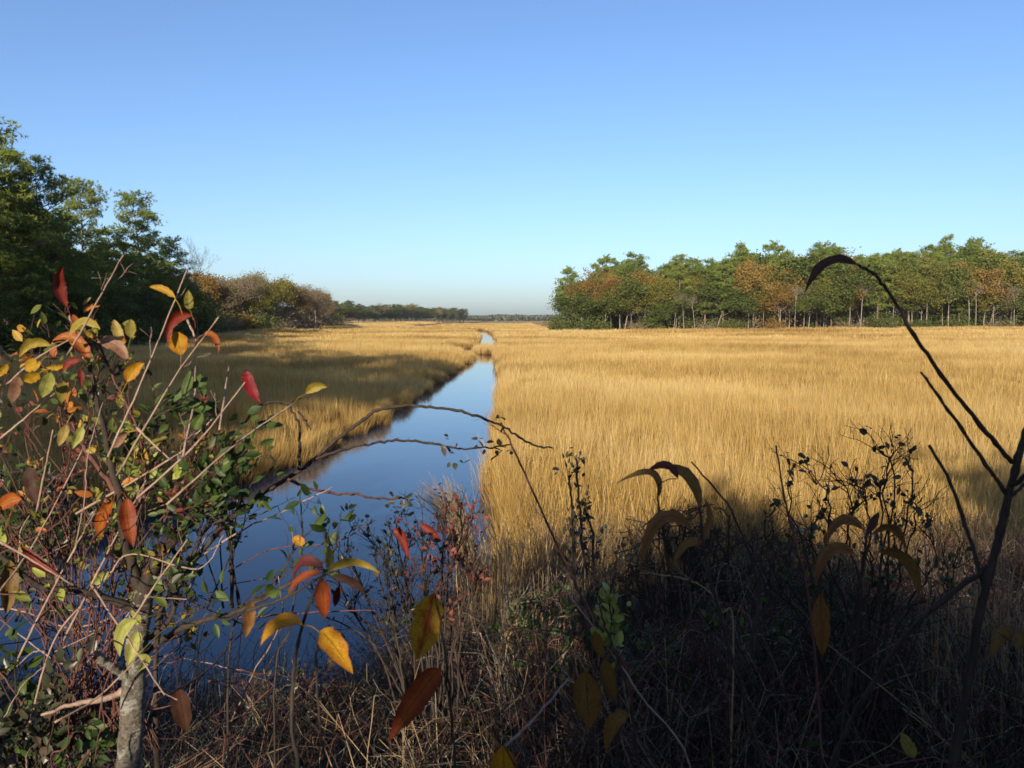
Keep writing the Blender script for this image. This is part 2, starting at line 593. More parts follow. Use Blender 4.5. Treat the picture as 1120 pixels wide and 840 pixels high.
def blades(mb, n, rad, hmin, hmax, width, segs=3, lean=.16, droop=.25, wind=(.05, .03)):
    for _ in range(n):
        a = rng.uniform(0, 6.28); rr = rad * math.sqrt(rng.random())
        b = np.array([rr * math.cos(a), rr * math.sin(a), -.05])
        h = rng.uniform(hmin, hmax)
        ln = rng.normal(0, lean, 2) + np.array(wind)
        dr = rng.uniform(0, droop); da = rng.uniform(0, 6.28)
        s = np.linspace(0, 1, segs + 1)
        pts = b + np.stack([ln[0] * h * s + dr * h * math.cos(da) * s ** 3, ln[1] * h * s + dr * h * math.sin(da) * s ** 3, h * s * (1 - .25 * dr * s)], 1)
        fa = rng.uniform(0, 3.14); side = np.array([math.cos(fa), math.sin(fa), 0])
        w = width * rng.uniform(.7, 1.3) * np.clip(1 - s ** 2.2, .06, 1) * .5
        V = np.stack([pts - side * w[:, None], pts + side * w[:, None]], 1).reshape(-1, 3)
        A = np.zeros((len(V), 3)); A[:, 1] = np.repeat(s, 2); A[:, 2] = rng.random()
        k = np.arange(segs) * 2
        mb.add(V, A, np.stack([k, k + 1, k + 3, k + 2], 1))


m, nt, out = new_mat('marsh_grass')
at = N(nt, 'ShaderNodeAttribute', attribute_name='luv')
sep = N(nt, 'ShaderNodeSeparateXYZ'); nt.links.new(at.outputs['Vector'], sep.inputs[0])
oi = N(nt, 'ShaderNodeObjectInfo'); geo = N(nt, 'ShaderNodeNewGeometry')
mp = N(nt, 'ShaderNodeMapping'); mp.inputs['Scale'].default_value = (.55, .9, 0)
nt.links.new(geo.outputs['Position'], mp.inputs[0])
big = noise(nt, .045, 4, mp.outputs[0], .6)
mid = noise(nt, .4, 3, mp.outputs[0], .6)
s = math_n(nt, 'ADD', math_n(nt, 'MULTIPLY', sep.outputs[2], .42), math_n(nt, 'ADD', math_n(nt, 'MULTIPLY', oi.outputs['Random'], .2),
      math_n(nt, 'ADD', math_n(nt, 'MULTIPLY', big, 1.75), math_n(nt, 'MULTIPLY', mid, .35))))
s = math_n(nt, 'SUBTRACT', s, .87, True)
c = ramp(nt, s, [(0, (.15, .092, .03)), (.28, (.29, .178, .05)), (.46, (.44, .285, .082)), (.62, (.55, .385, .14)), (.78, (.57, .43, .21)), (.9, (.46, .37, .18)), (1, (.33, .29, .12))])
base = ramp(nt, sep.outputs[1], [(0, (.34, .25, .17)), (.25, (.55, .45, .35)), (.55, (1, 1, 1))])    # blades darkened towards the root, painting the shade between them
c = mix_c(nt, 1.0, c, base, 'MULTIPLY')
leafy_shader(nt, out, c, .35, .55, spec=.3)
M['marsh'] = m

gv = []
for k in range(5):                       # near: fine blades
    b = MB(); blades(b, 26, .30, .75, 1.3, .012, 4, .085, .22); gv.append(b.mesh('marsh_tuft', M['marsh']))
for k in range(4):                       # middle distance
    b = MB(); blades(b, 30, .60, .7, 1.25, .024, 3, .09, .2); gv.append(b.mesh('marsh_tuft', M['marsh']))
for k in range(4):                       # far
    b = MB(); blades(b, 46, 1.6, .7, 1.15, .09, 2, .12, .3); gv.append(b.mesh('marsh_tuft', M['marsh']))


def grass_band(x0f, x1f, y0, y1, dens, i0, i1, smin=.85, smax=1.15, edge_pad=.12, keep=None):
    xa = max(abs(x0f(y1)), abs(x1f(y1)), abs(x0f(y0)), abs(x1f(y0)))
    n = int(dens * (y1 - y0) * 2 * xa)
    yy = rng.uniform(y0, y1, n); xx = rng.uniform(-xa, xa, n)
    ok = (xx > x0f(yy)) & (xx < x1f(yy))
    l, r = edges(yy)
    ok &= ~((xx > l - edge_pad) & (xx < r + edge_pad))
    if keep is not None: ok &= keep(xx, yy)
    xx, yy = xx[ok], yy[ok]
    n = len(xx)
    z = ground_z(xx, yy)
    h = .86 * rng.uniform(smin, smax, n) * (1 + .24 * vnoise(xx, yy, .30, 5) + .20 * vnoise(xx, yy, 1.1, 6))
    l, r = edges(yy)
    de = np.minimum(np.abs(xx - l), np.abs(xx - r))
    leftbank = (np.abs(xx - l) < np.abs(xx - r))
    h = h * (1 - np.where(leftbank, .55, .10) * np.exp(-(de / 1.1) ** 2) * (yy < 130))
    sc = np.stack([np.sqrt(h), np.sqrt(h), h], 1)
    rot = np.stack([rng.normal(0, .06, n), rng.normal(0, .06, n), rng.uniform(0, 6.28, n)], 1)
    rot[:, 0] += .12 * vnoise(xx, yy, .22, 11) + .07 * vnoise(xx, yy, .9, 12); rot[:, 1] += .10 * vnoise(xx, yy, .25, 13) + .06 * vnoise(xx, yy, .8, 14)
    return np.stack([xx, yy, z], 1), rot, sc, rng.integers(i0, i1, n)


def view(y, pad=5.0):
    return .70 * y + pad

in_wood = lambda x, y: ~((y > 203) & (x > 12)) & ~((x < -40) & (y < 200) & (x < -40 - (y - 90) * .2)) & ~((y > 195) & (y < 275) & (x < -.235 * y))
bands = [
    grass_band(lambda y: -view(y), lambda y: .8 * y + 6, 8.6, 17, 17, 0, 5, .8, 1.1, .05, lambda x, y: y > 9.2 + .8 * vnoise(x, y, .9, 2)),
    grass_band(lambda y: -view(y), lambda y: .8 * y + 6, 17, 36, 11, 0, 5, .9, 1.15, .05),
    grass_band(lambda y: -view(y), lambda y: .8 * y + 6, 36, 70, 5.0, 5, 9, keep=in_wood),
    grass_band(lambda y: -view(y), lambda y: .8 * y + 6, 70, 125, 2.2, 5, 9, keep=in_wood),
    grass_band(lambda y: -view(y), lambda y: .8 * y + 6, 125, 260, .42, 9, 13, edge_pad=.7, keep=in_wood),
    grass_band(lambda y: -.32 * y - 10, lambda y: .08 * y + 6, 260, 560, .12, 9, 13, 1.0, 1.4, edge_pad=.7, keep=in_wood),
]
# taller straw at the feet of the right-hand wood
bands.append(grass_band(lambda y: 9 + 0 * y, lambda y: view(y, 8), 188, 202, 1.0, 9, 13, 1.2, 1.7))
# dense fringe leaning over both creek edges
yy = np.concatenate([rng.uniform(13, 40, 1500), rng.uniform(40, 95, 900), rng.uniform(95, 250, 500)])
l, r = edges(yy)
sd = rng.random(len(yy)) < .5
xx = np.where(sd, l - rng.uniform(0, .5, len(yy)), r + rng.uniform(0, .5, len(yy)))
hh = rng.uniform(.5, 1.05, len(yy))
hh = hh * np.where(sd, .62, 1)
tilt = np.where(sd, rng.normal(.18, .14, len(yy)), rng.normal(-.14, .14, len(yy)))
bands.append((np.stack([xx, yy, np.maximum(ground_z(xx, yy), -.05)], 1), np.stack([rng.normal(0, .1, len(yy)), tilt, rng.uniform(0, .3, len(yy))], 1),
              np.stack([hh * .8, hh * .8, hh], 1), np.where(yy < 40, rng.integers(0, 5, len(yy)), rng.integers(5, 9, len(yy)))))
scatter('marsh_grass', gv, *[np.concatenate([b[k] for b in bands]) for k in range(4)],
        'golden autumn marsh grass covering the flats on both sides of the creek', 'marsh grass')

# ------------------------------------------------------------------ trees
def pine_meshes(H, c0, rmax, mat, per=9, dens=1.0, bark='bark_pine', wide=.09, nl=.42):
    """(trunk, crown): tapered trunk with limbs, needle tufts in clumps along the limb ends"""
    tr, cr = MB(), MB()
    s = np.linspace(0, 1, 12)
    bend = rng.normal(0, .02 * H, 2)
    tp = np.stack([bend[0] * s ** 2 + .06 * np.sin(s * 7), bend[1] * s ** 2 + .06 * np.cos(s * 6), s * H * .93], 1)
    tube(tr, tp, .0125 * H * (1 - .92 * s) * (1 + .5 * np.exp(-s * 30)), 8)
    nl_ = int(36 * dens)
    cen = []
    for i in range(nl_):
        t = (i + rng.uniform(-.4, .4)) / nl_
        t = min(max(t, 0), .99)
        h = (c0 + (.93 - c0) * t) * H
        L = rmax * math.sqrt(max(1 - t ** 2.4, .10)) * (.5 + .5 * min(t / .3, 1)) * rng.uniform(.55, 1.15) + .3
        az = i * 2.4 + rng.uniform(-.6, .6)
        el = R(-8 + 42 * t + rng.uniform(-10, 14))
        k = np.linspace(0, 1, 5)
        d = np.array([math.cos(az), math.sin(az)])
        b = np.array([np.interp(h, tp[:, 2], tp[:, 0]), np.interp(h, tp[:, 2], tp[:, 1]), h])
        rr = L * math.cos(el) * k
        up = L * math.sin(el) * k + .12 * L * k ** 2
        pts = b + np.stack([d[0] * rr, d[1] * rr, up], 1) + rng.normal(0, .03 * L, (5, 3)) * k[:, None]
        tube(tr, pts, np.linspace(.028 + .012 * L, .015, 5), 4)
        ns = int(2 + L * 1.7)
        for j in range(ns):
            u = rng.uniform(.38, 1.0)
            p0 = b + (pts[-1] - b) * u
            lat = np.array([-d[1], d[0], 0]) * rng.normal(0, .30 * L * u) + np.array([0, 0, rng.uniform(.0, .6)])
            e = p0 + lat
            tube(tr, [b + (pts[-1] - b) * u * .8, (p0 + e) / 2, e], [.02, .014, .008], 3, cap=False)
            c = e + rng.normal(0, 1, (rng.integers(7, 12), 3)) * np.array([.42, .42, .22])
            cen.append(c)
    needles(cr, np.concatenate(cen), nl, wide, per)
    return tr.mesh('pine_trunk', M[bark]), cr.mesh('pine_crown', mat, smooth=False)


def broad_meshes(H, mats, spread=.34, leaves=14, size=.30, base=.3, depth=4, bark='bark_grey', cloud=.55, lean=.03, twig=.012):
    tr, cr = MB(), MB()
    cen = []

    def grow(p, d, L, r, lv):
        k = np.linspace(0, 1, 4)
        q = norm(d + rng.normal(0, .16, 3) + np.array([0, 0, .12]))
        pts = p + np.outer(k, d) * L * .5 + np.outer(k ** 1.3, q) * L * .5
        tube(tr, pts, np.linspace(r, r * .62, 4), 6 if lv < 2 else 3, cap=False)
        if lv >= depth:
            cen.append(pts[-1]); cen.append(pts[2])
            return
        if lv == depth - 1: cen.append(pts[-1])
        nch = rng.integers(3, 5) if lv else rng.integers(5, 8)
        az0 = rng.uniform(0, 6.28)
        for c in range(nch):
            u = rng.uniform(.45, 1.0) if c else 1.0
            pp = p + (pts[-1] - p) * u
            ax = norm(np.cross(q, rand_dir()))
            az = az0 + c * 2.4
            a = norm(np.cross(q, [math.cos(az), math.sin(az), .3]))
            ang = R(rng.uniform(20, 55)) if c else R(rng.uniform(4, 20))
            nd = norm(q * math.cos(ang) + a * math.sin(ang) + np.array([0, 0, .10]))
            grow(pp, nd, L * rng.uniform(.55, .8), max(r * rng.uniform(.42, .62), twig), lv + 1)
    tl = H * base
    s = np.linspace(0, 1, 6)
    ld = np.array([rng.normal(0, lean), rng.normal(0, lean), 1.0])
    tp = np.outer(s * tl, ld) + np.stack([.05 * np.sin(s * 5), .05 * np.cos(s * 4), 0 * s], 1) * s[:, None]
    r0 = .0115 * H
    tube(tr, tp, r0 * (1 - .3 * s) * (1 + .5 * np.exp(-s * 12)), 8, cap=False)
    grow(tp[-1], norm(ld), H * spread, r0 * .7, 0)
    cen = np.array(cen)
    top = max(c[2] for c in cen)
    if leaves:
        n = int(leaves)
        c = np.repeat(cen, n, axis=0) + rng.normal(0, cloud, (len(cen) * n, 3)) * np.array([1, 1, .75])
        rn = np.repeat(rng.random(len(cen)), n) * .6 + rng.random(len(c)) * .4
        cards(cr, c, size, .7, np.array([0, 0, .1]), rn)
    k = H / top
    for b in (tr, cr):
        b.v = [v * k for v in b.v]
    return tr.mesh('broadleaf_trunk', M[bark]), (cr.mesh('broadleaf_crown', mats, smooth=False) if leaves else None)


def bush_meshes(H, W, mat, n=2400, size=.16, stems=14, bark='bark_grey'):
    tr, cr = MB(), MB()
    cen = []
    for i in range(stems):
        az = rng.uniform(0, 6.28); rr = W * .5 * math.sqrt(rng.random())
        e = np.array([rr * math.cos(az), rr * math.sin(az), H * rng.uniform(.5, .98) * (1 - .45 * (rr / (W * .5)) ** 2)])
        b = np.array([e[0] * .25, e[1] * .25, 0])
        pts = spline([b, b * .6 + e * .4 + rng.normal(0, .06 * H, 3), e], 3)
        tube(tr, pts, np.linspace(.02, .006, len(pts)) * (H / 2) ** .5, 4)
        for u in np.linspace(.35, 1, 7):
            cen.append(pts[int(u * (len(pts) - 1))] + rng.normal(0, .10 * W, 3) * np.array([1, 1, .6]))
    cen = np.array(cen)
    k = max(1, n // len(cen))
    c = np.repeat(cen, k, axis=0) + rng.normal(0, .07 * (W + H) * .5, (len(cen) * k, 3))
    c[:, 2] = np.abs(c[:, 2])
    cards(cr, c, size, .6, np.array([0, 0, .2]))
    return tr.mesh('bush_stems', M[bark]), cr.mesh('bush_foliage', mat, smooth=False)

VAR = {
    'pine': [pine_meshes(20, .30, 4.6, M['pine'], wide=.11, nl=.5) for _ in range(4)],
    'tallpine': [pine_meshes(24, .26, 5.4, M['pine'], dens=1.3, per=10, wide=.085, nl=.46) for _ in range(4)],
    'farpine': [pine_meshes(18, .30, 3.6, M['pine_far'], per=5, dens=.6, wide=.2, nl=.5) for _ in range(3)],
    'russet': [broad_meshes(15, M['russet'], leaves=15, size=.40, cloud=.7, base=.24) for _ in range(3)],
    'gold': [broad_meshes(15, M['gold'], leaves=16, size=.40, cloud=.7, base=.22) for _ in range(3)],
    'green': [broad_meshes(15, M['green'], leaves=16, size=.40, cloud=.7, base=.14) for _ in range(2)],
    'grey': [broad_meshes(15, M['greybrown'], leaves=9, size=.28, cloud=.7, base=.18, bark='twig_grey', twig=.02) for _ in range(3)],
    'bare': [broad_meshes(15, None, leaves=0, depth=5, base=.3, bark='twig_grey', twig=.016) for _ in range(2)],
    'snag': [broad_meshes(15, M['greybrown'], leaves=2, size=.25, depth=3, base=.55, spread=.2, bark='bark_grey', twig=.02, lean=.07) for _ in range(4)],
    'greenbush': [bush_meshes(3.5, 4.5, M['green'], 2600, .24) for _ in range(2)],
    'brownbush': [bush_meshes(2.6, 4.0, M['greybrown'], 1300, .18) for _ in range(2)],
    'rustbush': [bush_meshes(2.6, 4.0, M['russet'], 1500, .22) for _ in range(1)],
}
BASEH = {'pine': 20, 'tallpine': 24, 'farpine': 18, 'greenbush': 3.5, 'brownbush': 2.6, 'rustbush': 2.6}
NAMES = {'pine': 'pine_tree', 'tallpine': 'pine_tree', 'farpine': 'pine_tree', 'russet': 'broadleaf_tree', 'gold': 'broadleaf_tree', 'green': 'broadleaf_tree',
         'grey': 'broadleaf_tree', 'bare': 'bare_tree', 'snag': 'bare_tree', 'greenbush': 'bush', 'brownbush': 'bush', 'rustbush': 'bush'}


def plant(kind, x, y, h, label, group=None, var=None, wide=1.0, z=None):
    v = VAR[kind]
    tm, cm = v[rng.integers(len(v))] if var is None else v[var % len(v)]
    nm = NAMES[kind]
    o = empty(nm, (x, y, float(ground_z(x, y)) - .1 if z is None else z), rng.uniform(0, 6.28))
    k = h / BASEH.get(kind, 15)
    o.scale = (k * wide, k * wide, k)
    isb = nm == 'bush'
    link('stems' if isb else 'trunk', tm, o)
    if cm is not None: link('foliage' if isb else 'crown', cm, o)
    tag(o, label, 'bush' if isb else 'tree', group)
    return o


def px_tree(kind, px, top, d, label, group=None, wide=1.0, var=None):
    """a tree d metres away whose top reaches photo row `top`"""
    x = at_depth(px, d)
    zb = float(ground_z(x, d)) - .1
    zt = CAMZ + d * ray(px, top)[2] / ray(px, top)[1]
    return plant(kind, x, d, zt - zb, label, group, var, wide)

# ---- right-hand wood: the front row, left to right
RW = 'trees of the wood across the marsh on the right'
front = [
    ('pine', 622, 292, 204, 'blue-green pine alone at the left tip of the right-hand wood', .95),
    ('greenbush', 611, 341, 201, 'low green bush at the outermost left foot of the right-hand wood', .9),
    ('greenbush', 636, 332, 201, 'broad green bush below the tip pine of the right-hand wood', 1.1),
    ('russet', 650, 303, 203, 'rust-brown broadleaf tree just right of the lone tip pine', 1.0),
    ('russet', 668, 301, 204, 'copper-topped broadleaf tree beneath the flat pale pine crown', 1.05),
    ('gold', 690, 304, 203, 'olive-gold tree with a pale forked trunk in the right-hand wood', 1.0),
    ('russet', 706, 297, 206, 'burnt-orange round crown left of the broad green pines', 1.0),
    ('gold', 722, 304, 202, 'dull gold tree with its white trunk base showing at the marsh edge', 1.0),
    ('tallpine', 742, 277, 205, 'broad green pine with a flat top above the row of pale stems', 1.0),
    ('snag', 736, 322, 199, 'bare pale stem, leftmost of the close-set thin trunks', .8),
    ('snag', 748, 320, 199, 'bare pale stem second in the close-set thin trunks', .8),
    ('snag', 760, 322, 199, 'bare pale stem rightmost of the close-set thin trunks', .8),
    ('tallpine', 770, 282, 204, 'deep green pine whose layered limbs reach nearly to the grass', 1.1),
    ('pine', 790, 284, 202, 'bright green pine just left of the tall orange tree', 1.2),
    ('russet', 818, 284, 202, 'tall orange tree with a clear pale trunk in the right-hand wood', .9),
    ('gold', 834, 300, 204, 'yellowish tree pressed against the tall orange one', .9),
    ('russet', 852, 305, 203, 'orange-brown low tree behind the tip of the hanging dark leaf', 1.0),
    ('snag', 868, 310, 199, 'thin grey stem leaning left below the hanging dark leaf', .8),
    ('snag', 878, 314, 199, 'forked white stem below the hanging dark leaf', .8),
    ('tallpine', 892, 264, 206, 'tall rounded green pine right above the curled dark leaf', 1.05),
    ('gold', 908, 300, 202, 'gold-green tree under the tall rounded pine', .9),
    ('russet', 928, 295, 203, 'rusty tree crossed by the dark bare stem', .9),
    ('snag', 940, 305, 199, 'lone white trunk to the right of the rusty crossed tree', .8),
    ('pine', 958, 280, 203, 'mid-green pine with spreading layers right of the dark stem', 1.2),
    ('gold', 975, 290, 204, 'olive tree between two layered green pines', 1.0),
    ('pine', 992, 276, 204, 'layered pine near the middle of the right half of the wood', 1.15),
    ('greenbush', 965, 340, 199, 'rounded green bush below the spreading layered pine', 1.3),
    ('gold', 1012, 286, 202, 'yellow-green broadleaf tree left of the slanting white trunk', 1.05),
    ('snag', 1036, 312, 199, 'slanting white trunk left of the big red-brown crown', .8),
    ('green', 1030, 288, 205, 'dark green broadleaf tree behind the slanting white trunk', 1.0),
    ('russet', 1058, 286, 203, 'big red-brown domed crown near the right end of the wood', 1.1),
    ('snag', 1066, 306, 199, 'straight white trunk under the big red-brown crown', .7),
    ('grey', 1082, 306, 202, 'bare brownish tree right of the red-brown crown', 1.0),
    ('snag', 1108, 310, 199, 'thin pale trunk at the far right end of the wood', .8),
    ('gold', 1104, 286, 204, 'olive-gold tree at the right frame edge', 1.0),
    ('pine', 1124, 274, 205, 'green pine cut by the right frame edge', 1.2),
    ('greenbush', 1010, 344, 199, 'small dark bush at the foot of the yellow-green tree', 1.2),
    ('rustbush', 845, 345, 199, 'orange bush at the marsh edge left of the white stems', 1.1),
    ('brownbush', 700, 347, 200, 'grey-brown brush at the foot of the olive-gold tree', 1.3),
    ('greenbush', 712, 338, 201, 'leafy green bush beside the white trunk base', 1.0),
    ('brownbush', 776, 346, 200, 'brown brush below the deep green layered pine', 1.2),
    ('greenbush', 800, 342, 200, 'green bush at the foot of the tall orange tree', 1.2),
    ('brownbush', 925, 346, 200, 'brown brush below the rusty crossed tree', 1.4),
    ('greenbush', 1048, 343, 200, 'green bush between the slanting and the straight white trunks', 1.2),
    ('brownbush', 1090, 346, 200, 'grey brush under the bare brownish tree', 1.3),
    ('greenbush', 655, 342, 201, 'dark green bush under the rust-brown tree', 1.3),
]
for k, px, top, d, lab, wd in front:
    px_tree(k, px, top, d, lab, RW, wd)
# the rows behind
backlab = {'pine': 'green pine in the rows behind the front of the right-hand wood', 'tallpine': 'green pine in the rows behind the front of the right-hand wood',
           'russet': 'russet tree glimpsed behind the front of the right-hand wood', 'gold': 'olive-gold tree glimpsed behind the front of the right-hand wood',
           'green': 'green broadleaf tree glimpsed behind the front of the right-hand wood'}
tops = np.array([[600, 330], [622, 300], [640, 300], [660, 282], [690, 280], [700, 284], [712, 290], [740, 278], [760, 280], [780, 284], [800, 268], [815, 265], [830, 282], [848, 264], [860, 276], [880, 272],
                 [900, 264], [920, 275], [940, 276], [960, 270], [985, 268], [1010, 272], [1024, 262], [1040, 276], [1060, 262], [1090, 274], [1110, 272], [1140, 270], [1250, 268]])
special = [(660, 279, 216, 'pine', 'open-crowned pine standing clear above the copper tree', .9), (694, 276, 217, 'pine', 'flat pale pine crown high over the copper-topped tree', 1.0),
           (808, 265, 219, 'pine', 'paired pine tops, the left one, high above the tall orange tree', .8), (846, 264, 219, 'pine', 'rounded pine top standing alone left of the curled leaf', .9),
           (1030, 257, 224, 'pine', 'thin open pine crown rising highest near the right', .6), (1062, 259, 224, 'pine', 'wide open pine crown beside the highest thin one', .9)]
for px, top, d, k, lab, wd in special:
    px_tree(k, px, top, d, lab, RW, wd)
for row, (d, n, dz) in enumerate([(209, 34, 6), (215, 34, 3), (223, 32, 2), (233, 30, 1)]):
    for i in range(n):
        px = 618 + (1240 - 618) * (i + rng.uniform(-.3, .3)) / (n - 1) + row * 4
        if px < 642 + row * 7: continue
        k = rng.choice(['pine', 'tallpine', 'gold', 'russet', 'green'], p=[.4, .2, .17, .13, .10])
        top = np.interp(px, tops[:, 0], tops[:, 1]) + dz + rng.uniform(0, 9) + (6 if k in ('russet', 'gold', 'green') else 0)
        px_tree(k, px, top, d + rng.uniform(-3, 3), backlab[k], RW, rng.uniform(1.05, 1.4))

# understorey filling the space between the trunks
for i in range(84):
    px = 634 + (1215 - 634) * (i + rng.uniform(-.4, .4)) / 83
    d = rng.uniform(201, 222)
    k = rng.choice(['green', 'gold', 'grey', 'russet'], p=[.45, .30, .17, .08]) if px > 700 else 'green'
    top = rng.uniform(296, 332) + (12 if px < 640 else 0)
    px_tree(k, px, top, d, {'green': 'low green', 'gold': 'low olive-gold', 'grey': 'low grey-brown', 'russet': 'low russet'}[k] + ' tree filling the understorey of the right-hand wood', 'understorey of the right-hand wood', 1.5)
for i in range(64):
    px = 630 + (1215 - 630) * (i + rng.uniform(-.4, .4)) / 63
    k = rng.choice(['greenbush', 'brownbush'], p=[.6, .4])
    px_tree(k, px, rng.uniform(328, 343), rng.uniform(206, 236), ('green' if k == 'greenbush' else 'grey-brown') + ' bush deep under the trees of the right-hand wood', 'bushes under the right-hand wood', 1.6)

# ---- left-hand pines
LP = 'pines along the left side of the marsh'
for px, top, d, k, lab, wd in [
    (8, 128, 84, 'tallpine', 'tallest dark pine at the left frame edge', 1.15),
    (48, 172, 90, 'tallpine', 'dark pine stepping down from the tallest one', 1.05),
    (-40, 140, 80, 'tallpine', 'dark pine half outside the left frame edge', 1.1),
    (95, 194, 112, 'tallpine', 'sunlit pine with an open pointed top, left of the round pair', .95),
    (160, 208, 126, 'tallpine', 'sunlit pine with a broad rounded top above the marsh', 1.05),
    (127, 250, 120, 'pine', 'lower pine filling the gap between the two sunlit tops', 1.0),
    (188, 258, 136, 'tallpine', 'last pine on the right flank of the dark pine stand', 1.05),
    (72, 238, 104, 'pine', 'pine between the tallest stand and the pointed sunlit top', 1.0),
]:
    px_tree(k, px, top, d, lab, LP, wd)
for px, top, d in [(20, 200, 88), (-10, 180, 92), (60, 262, 94), (100, 276, 104), (140, 280, 116), (170, 285, 124), (30, 245, 100), (112, 268, 124), (-60, 150, 88), (180, 292, 128), (150, 276, 140), (75, 272, 92), (10, 262, 82), (40, 282, 84), (205, 300, 140)]:
    px_tree('pine', px, top, d, 'dark green pine within the shaded body of the left stand', LP, 1.2)
px_tree('bare', 217, 256, 134, 'thin bare tree standing out against the sky beside the left pines', None, .75)
for px, top, d, k in [(15, 335, 76, 'greenbush'), (55, 338, 82, 'greenbush'), (95, 340, 92, 'greenbush'), (130, 342, 100, 'greenbush'), (165, 345, 110, 'greenbush'), (195, 346, 122, 'greenbush'),
                      (35, 318, 84, 'green'), (80, 312, 92, 'green'), (120, 318, 104, 'green'), (160, 318, 116, 'green'), (-20, 310, 74, 'green'), (190, 316, 128, 'green')]:
    px_tree(k, px, top, d, 'shaded green bush at the foot of the left pines' if k == 'greenbush' else 'low dark broadleaf tree under the left pines', 'undergrowth of the left pines', 1.4)

# ---- left-hand broadleaf wood
LW = 'broadleaf wood beyond the left pines'
for px, top, d, k, lab, wd in [
    (226, 297, 170, 'russet', 'russet crown next to the bare tree by the left pines', 1.0),
    (238, 312, 172, 'grey', 'leafless grey-brown tree at the near end of the left wood', 1.3),
    (262, 296, 178, 'grey', 'tallest pale grey crown of the left wood', 1.2),
    (252, 312, 176, 'gold', 'olive tree tucked below the tallest grey crown', 1.1),
    (285, 312, 182, 'gold', 'golden-yellow tree low in the middle of the left wood', 1.2),
    (280, 299, 190, 'gold', 'olive-green dome behind the golden tree of the left wood', 1.2),
    (302, 303, 194, 'gold', 'broad olive crown right of the golden tree', 1.2),
    (318, 308, 204, 'russet', 'reddish crown in the right half of the left wood', 1.1),
    (334, 311, 214, 'grey', 'pale domed grey crown at the right shoulder of the left wood', 1.3),
    (346, 318, 226, 'russet', 'dull red crown near the right end of the left wood', 1.2),
    (356, 328, 244, 'grey', 'small grey-brown tree at the right end of the left wood', 1.2),
    (362, 330, 262, 'green', 'dark green tree closing the right end of the left wood', 1.2),
    (240, 340, 166, 'brownbush', 'grey brush at the near foot of the left wood', 1.6),
    (262, 340, 172, 'rustbush', 'russet bush at the foot of the left wood', 1.3),
    (284, 336, 176, 'greenbush', 'yellow-green bush below the golden tree of the left wood', 1.3),
    (306, 342, 190, 'brownbush', 'brown brush below the broad olive crown', 1.6),
    (330, 345, 206, 'brownbush', 'brown brush below the pale domed grey crown', 1.6),
    (220, 334, 160, 'greenbush', 'dark bush below the russet crown by the left pines', 1.5),
]:
    px_tree(k, px, top, d, lab, LW, wd)
for i in range(20):
    t = (i + .5) / 20
    px = 212 + 152 * t + rng.uniform(-3, 3)
    d = 184 + 90 * t ** 1.4 + rng.uniform(0, 14)
    top = np.interp(px, [212, 262, 300, 335, 365], [300, 299, 303, 311, 332]) + rng.uniform(0, 8)
    k = rng.choice(['grey', 'gold', 'russet'], p=[.62, .30, .08])
    px_tree(k, px, top, d, {'grey': 'grey-brown', 'gold': 'olive', 'russet': 'russet'}[k] + ' tree in the rows behind the front of the left wood', LW, 1.2)

for i in range(16):
    t = (i + .5) / 16
    px = 206 + 156 * t + rng.uniform(-3, 3); d = 172 + 90 * t ** 1.4 + rng.uniform(-4, 10)
    k = rng.choice(['greenbush', 'brownbush', 'grey'], p=[.3, .4, .3])
    px_tree(k, px, np.interp(px, [206, 365], [322, 342]) + rng.uniform(-4, 6), d, {'greenbush': 'green bush', 'brownbush': 'grey-brown bush', 'grey': 'low grey-brown tree'}[k] + ' filling the foot of the left wood', 'understorey of the left wood', 1.6)
for i in range(16):
    px = -10 + 215 * (i + .5) / 16; d = 84 + .27 * max(px, 0) + rng.uniform(0, 12)
    px_tree('green', px, rng.uniform(300, 330), d, 'dark broadleaf tree deep in the shade under the left pines', 'undergrowth of the left pines', 1.5)

for i in range(26):
    px = -20 + 238 * (i + .5) / 26; d = 82 + .30 * max(px, 0) + rng.uniform(0, 6)
    px_tree('greenbush', px, rng.uniform(322, 338), d, 'dark bush filling the gap between the trunks of the left pines', 'undergrowth of the left pines', 1.5)
for i in range(18):
    t = (i + .5) / 18
    px_tree('green' if i % 3 else 'grey', 208 + 156 * t, np.interp(t, [0, 1], [318, 340]) + rng.uniform(-4, 5), 180 + 80 * t ** 1.4 + rng.uniform(0, 8), ('dark green' if i % 3 else 'grey-brown') + ' low tree closing the gaps under the crowns of the left wood', 'understorey of the left wood', 1.7)

# ---- low line of far pines, and the horizon wood
for i in range(84):
    t = (i + rng.uniform(-.4, .4)) / 83
    px = 362 + 146 * t
    d = 330 + 420 * t + rng.uniform(0, 30)
    top = np.interp(px, [360, 372, 382, 400, 430, 470, 490, 500, 510], [332, 338, 335, 338, 338, 341, 340, 341, 345]) + rng.choice([-6, -4, -3, -1]) + rng.uniform(-1, 1)
    k = 'farpine' if rng.random() < .82 else rng.choice(['gold', 'grey'])
    px_tree(k, px, top, d, 'small far pine in the low line of trees left of the creek' if k == 'farpine' else 'small far ' + ('olive' if k == 'gold' else 'grey-brown') + ' tree in the low line left of the creek',
            'low line of far trees left of the creek', 1.7)
hz = MB()
n = 26000
hx = rng.uniform(-420, 520, n)
hd = rng.uniform(0, 1, n)
hy = 1350 + .25 * hx + 160 * hd
ht = 9.5 + 3.2 * vnoise(hx, hy, .05, 4) + 1.6 * vnoise(hx, hy, .17, 8)
hzv = ht * np.sqrt(rng.random(n)) + .3
cards(hz, np.stack([hx, hy, hzv], 1), 4.2, .8, np.array([0, 0, .5]))
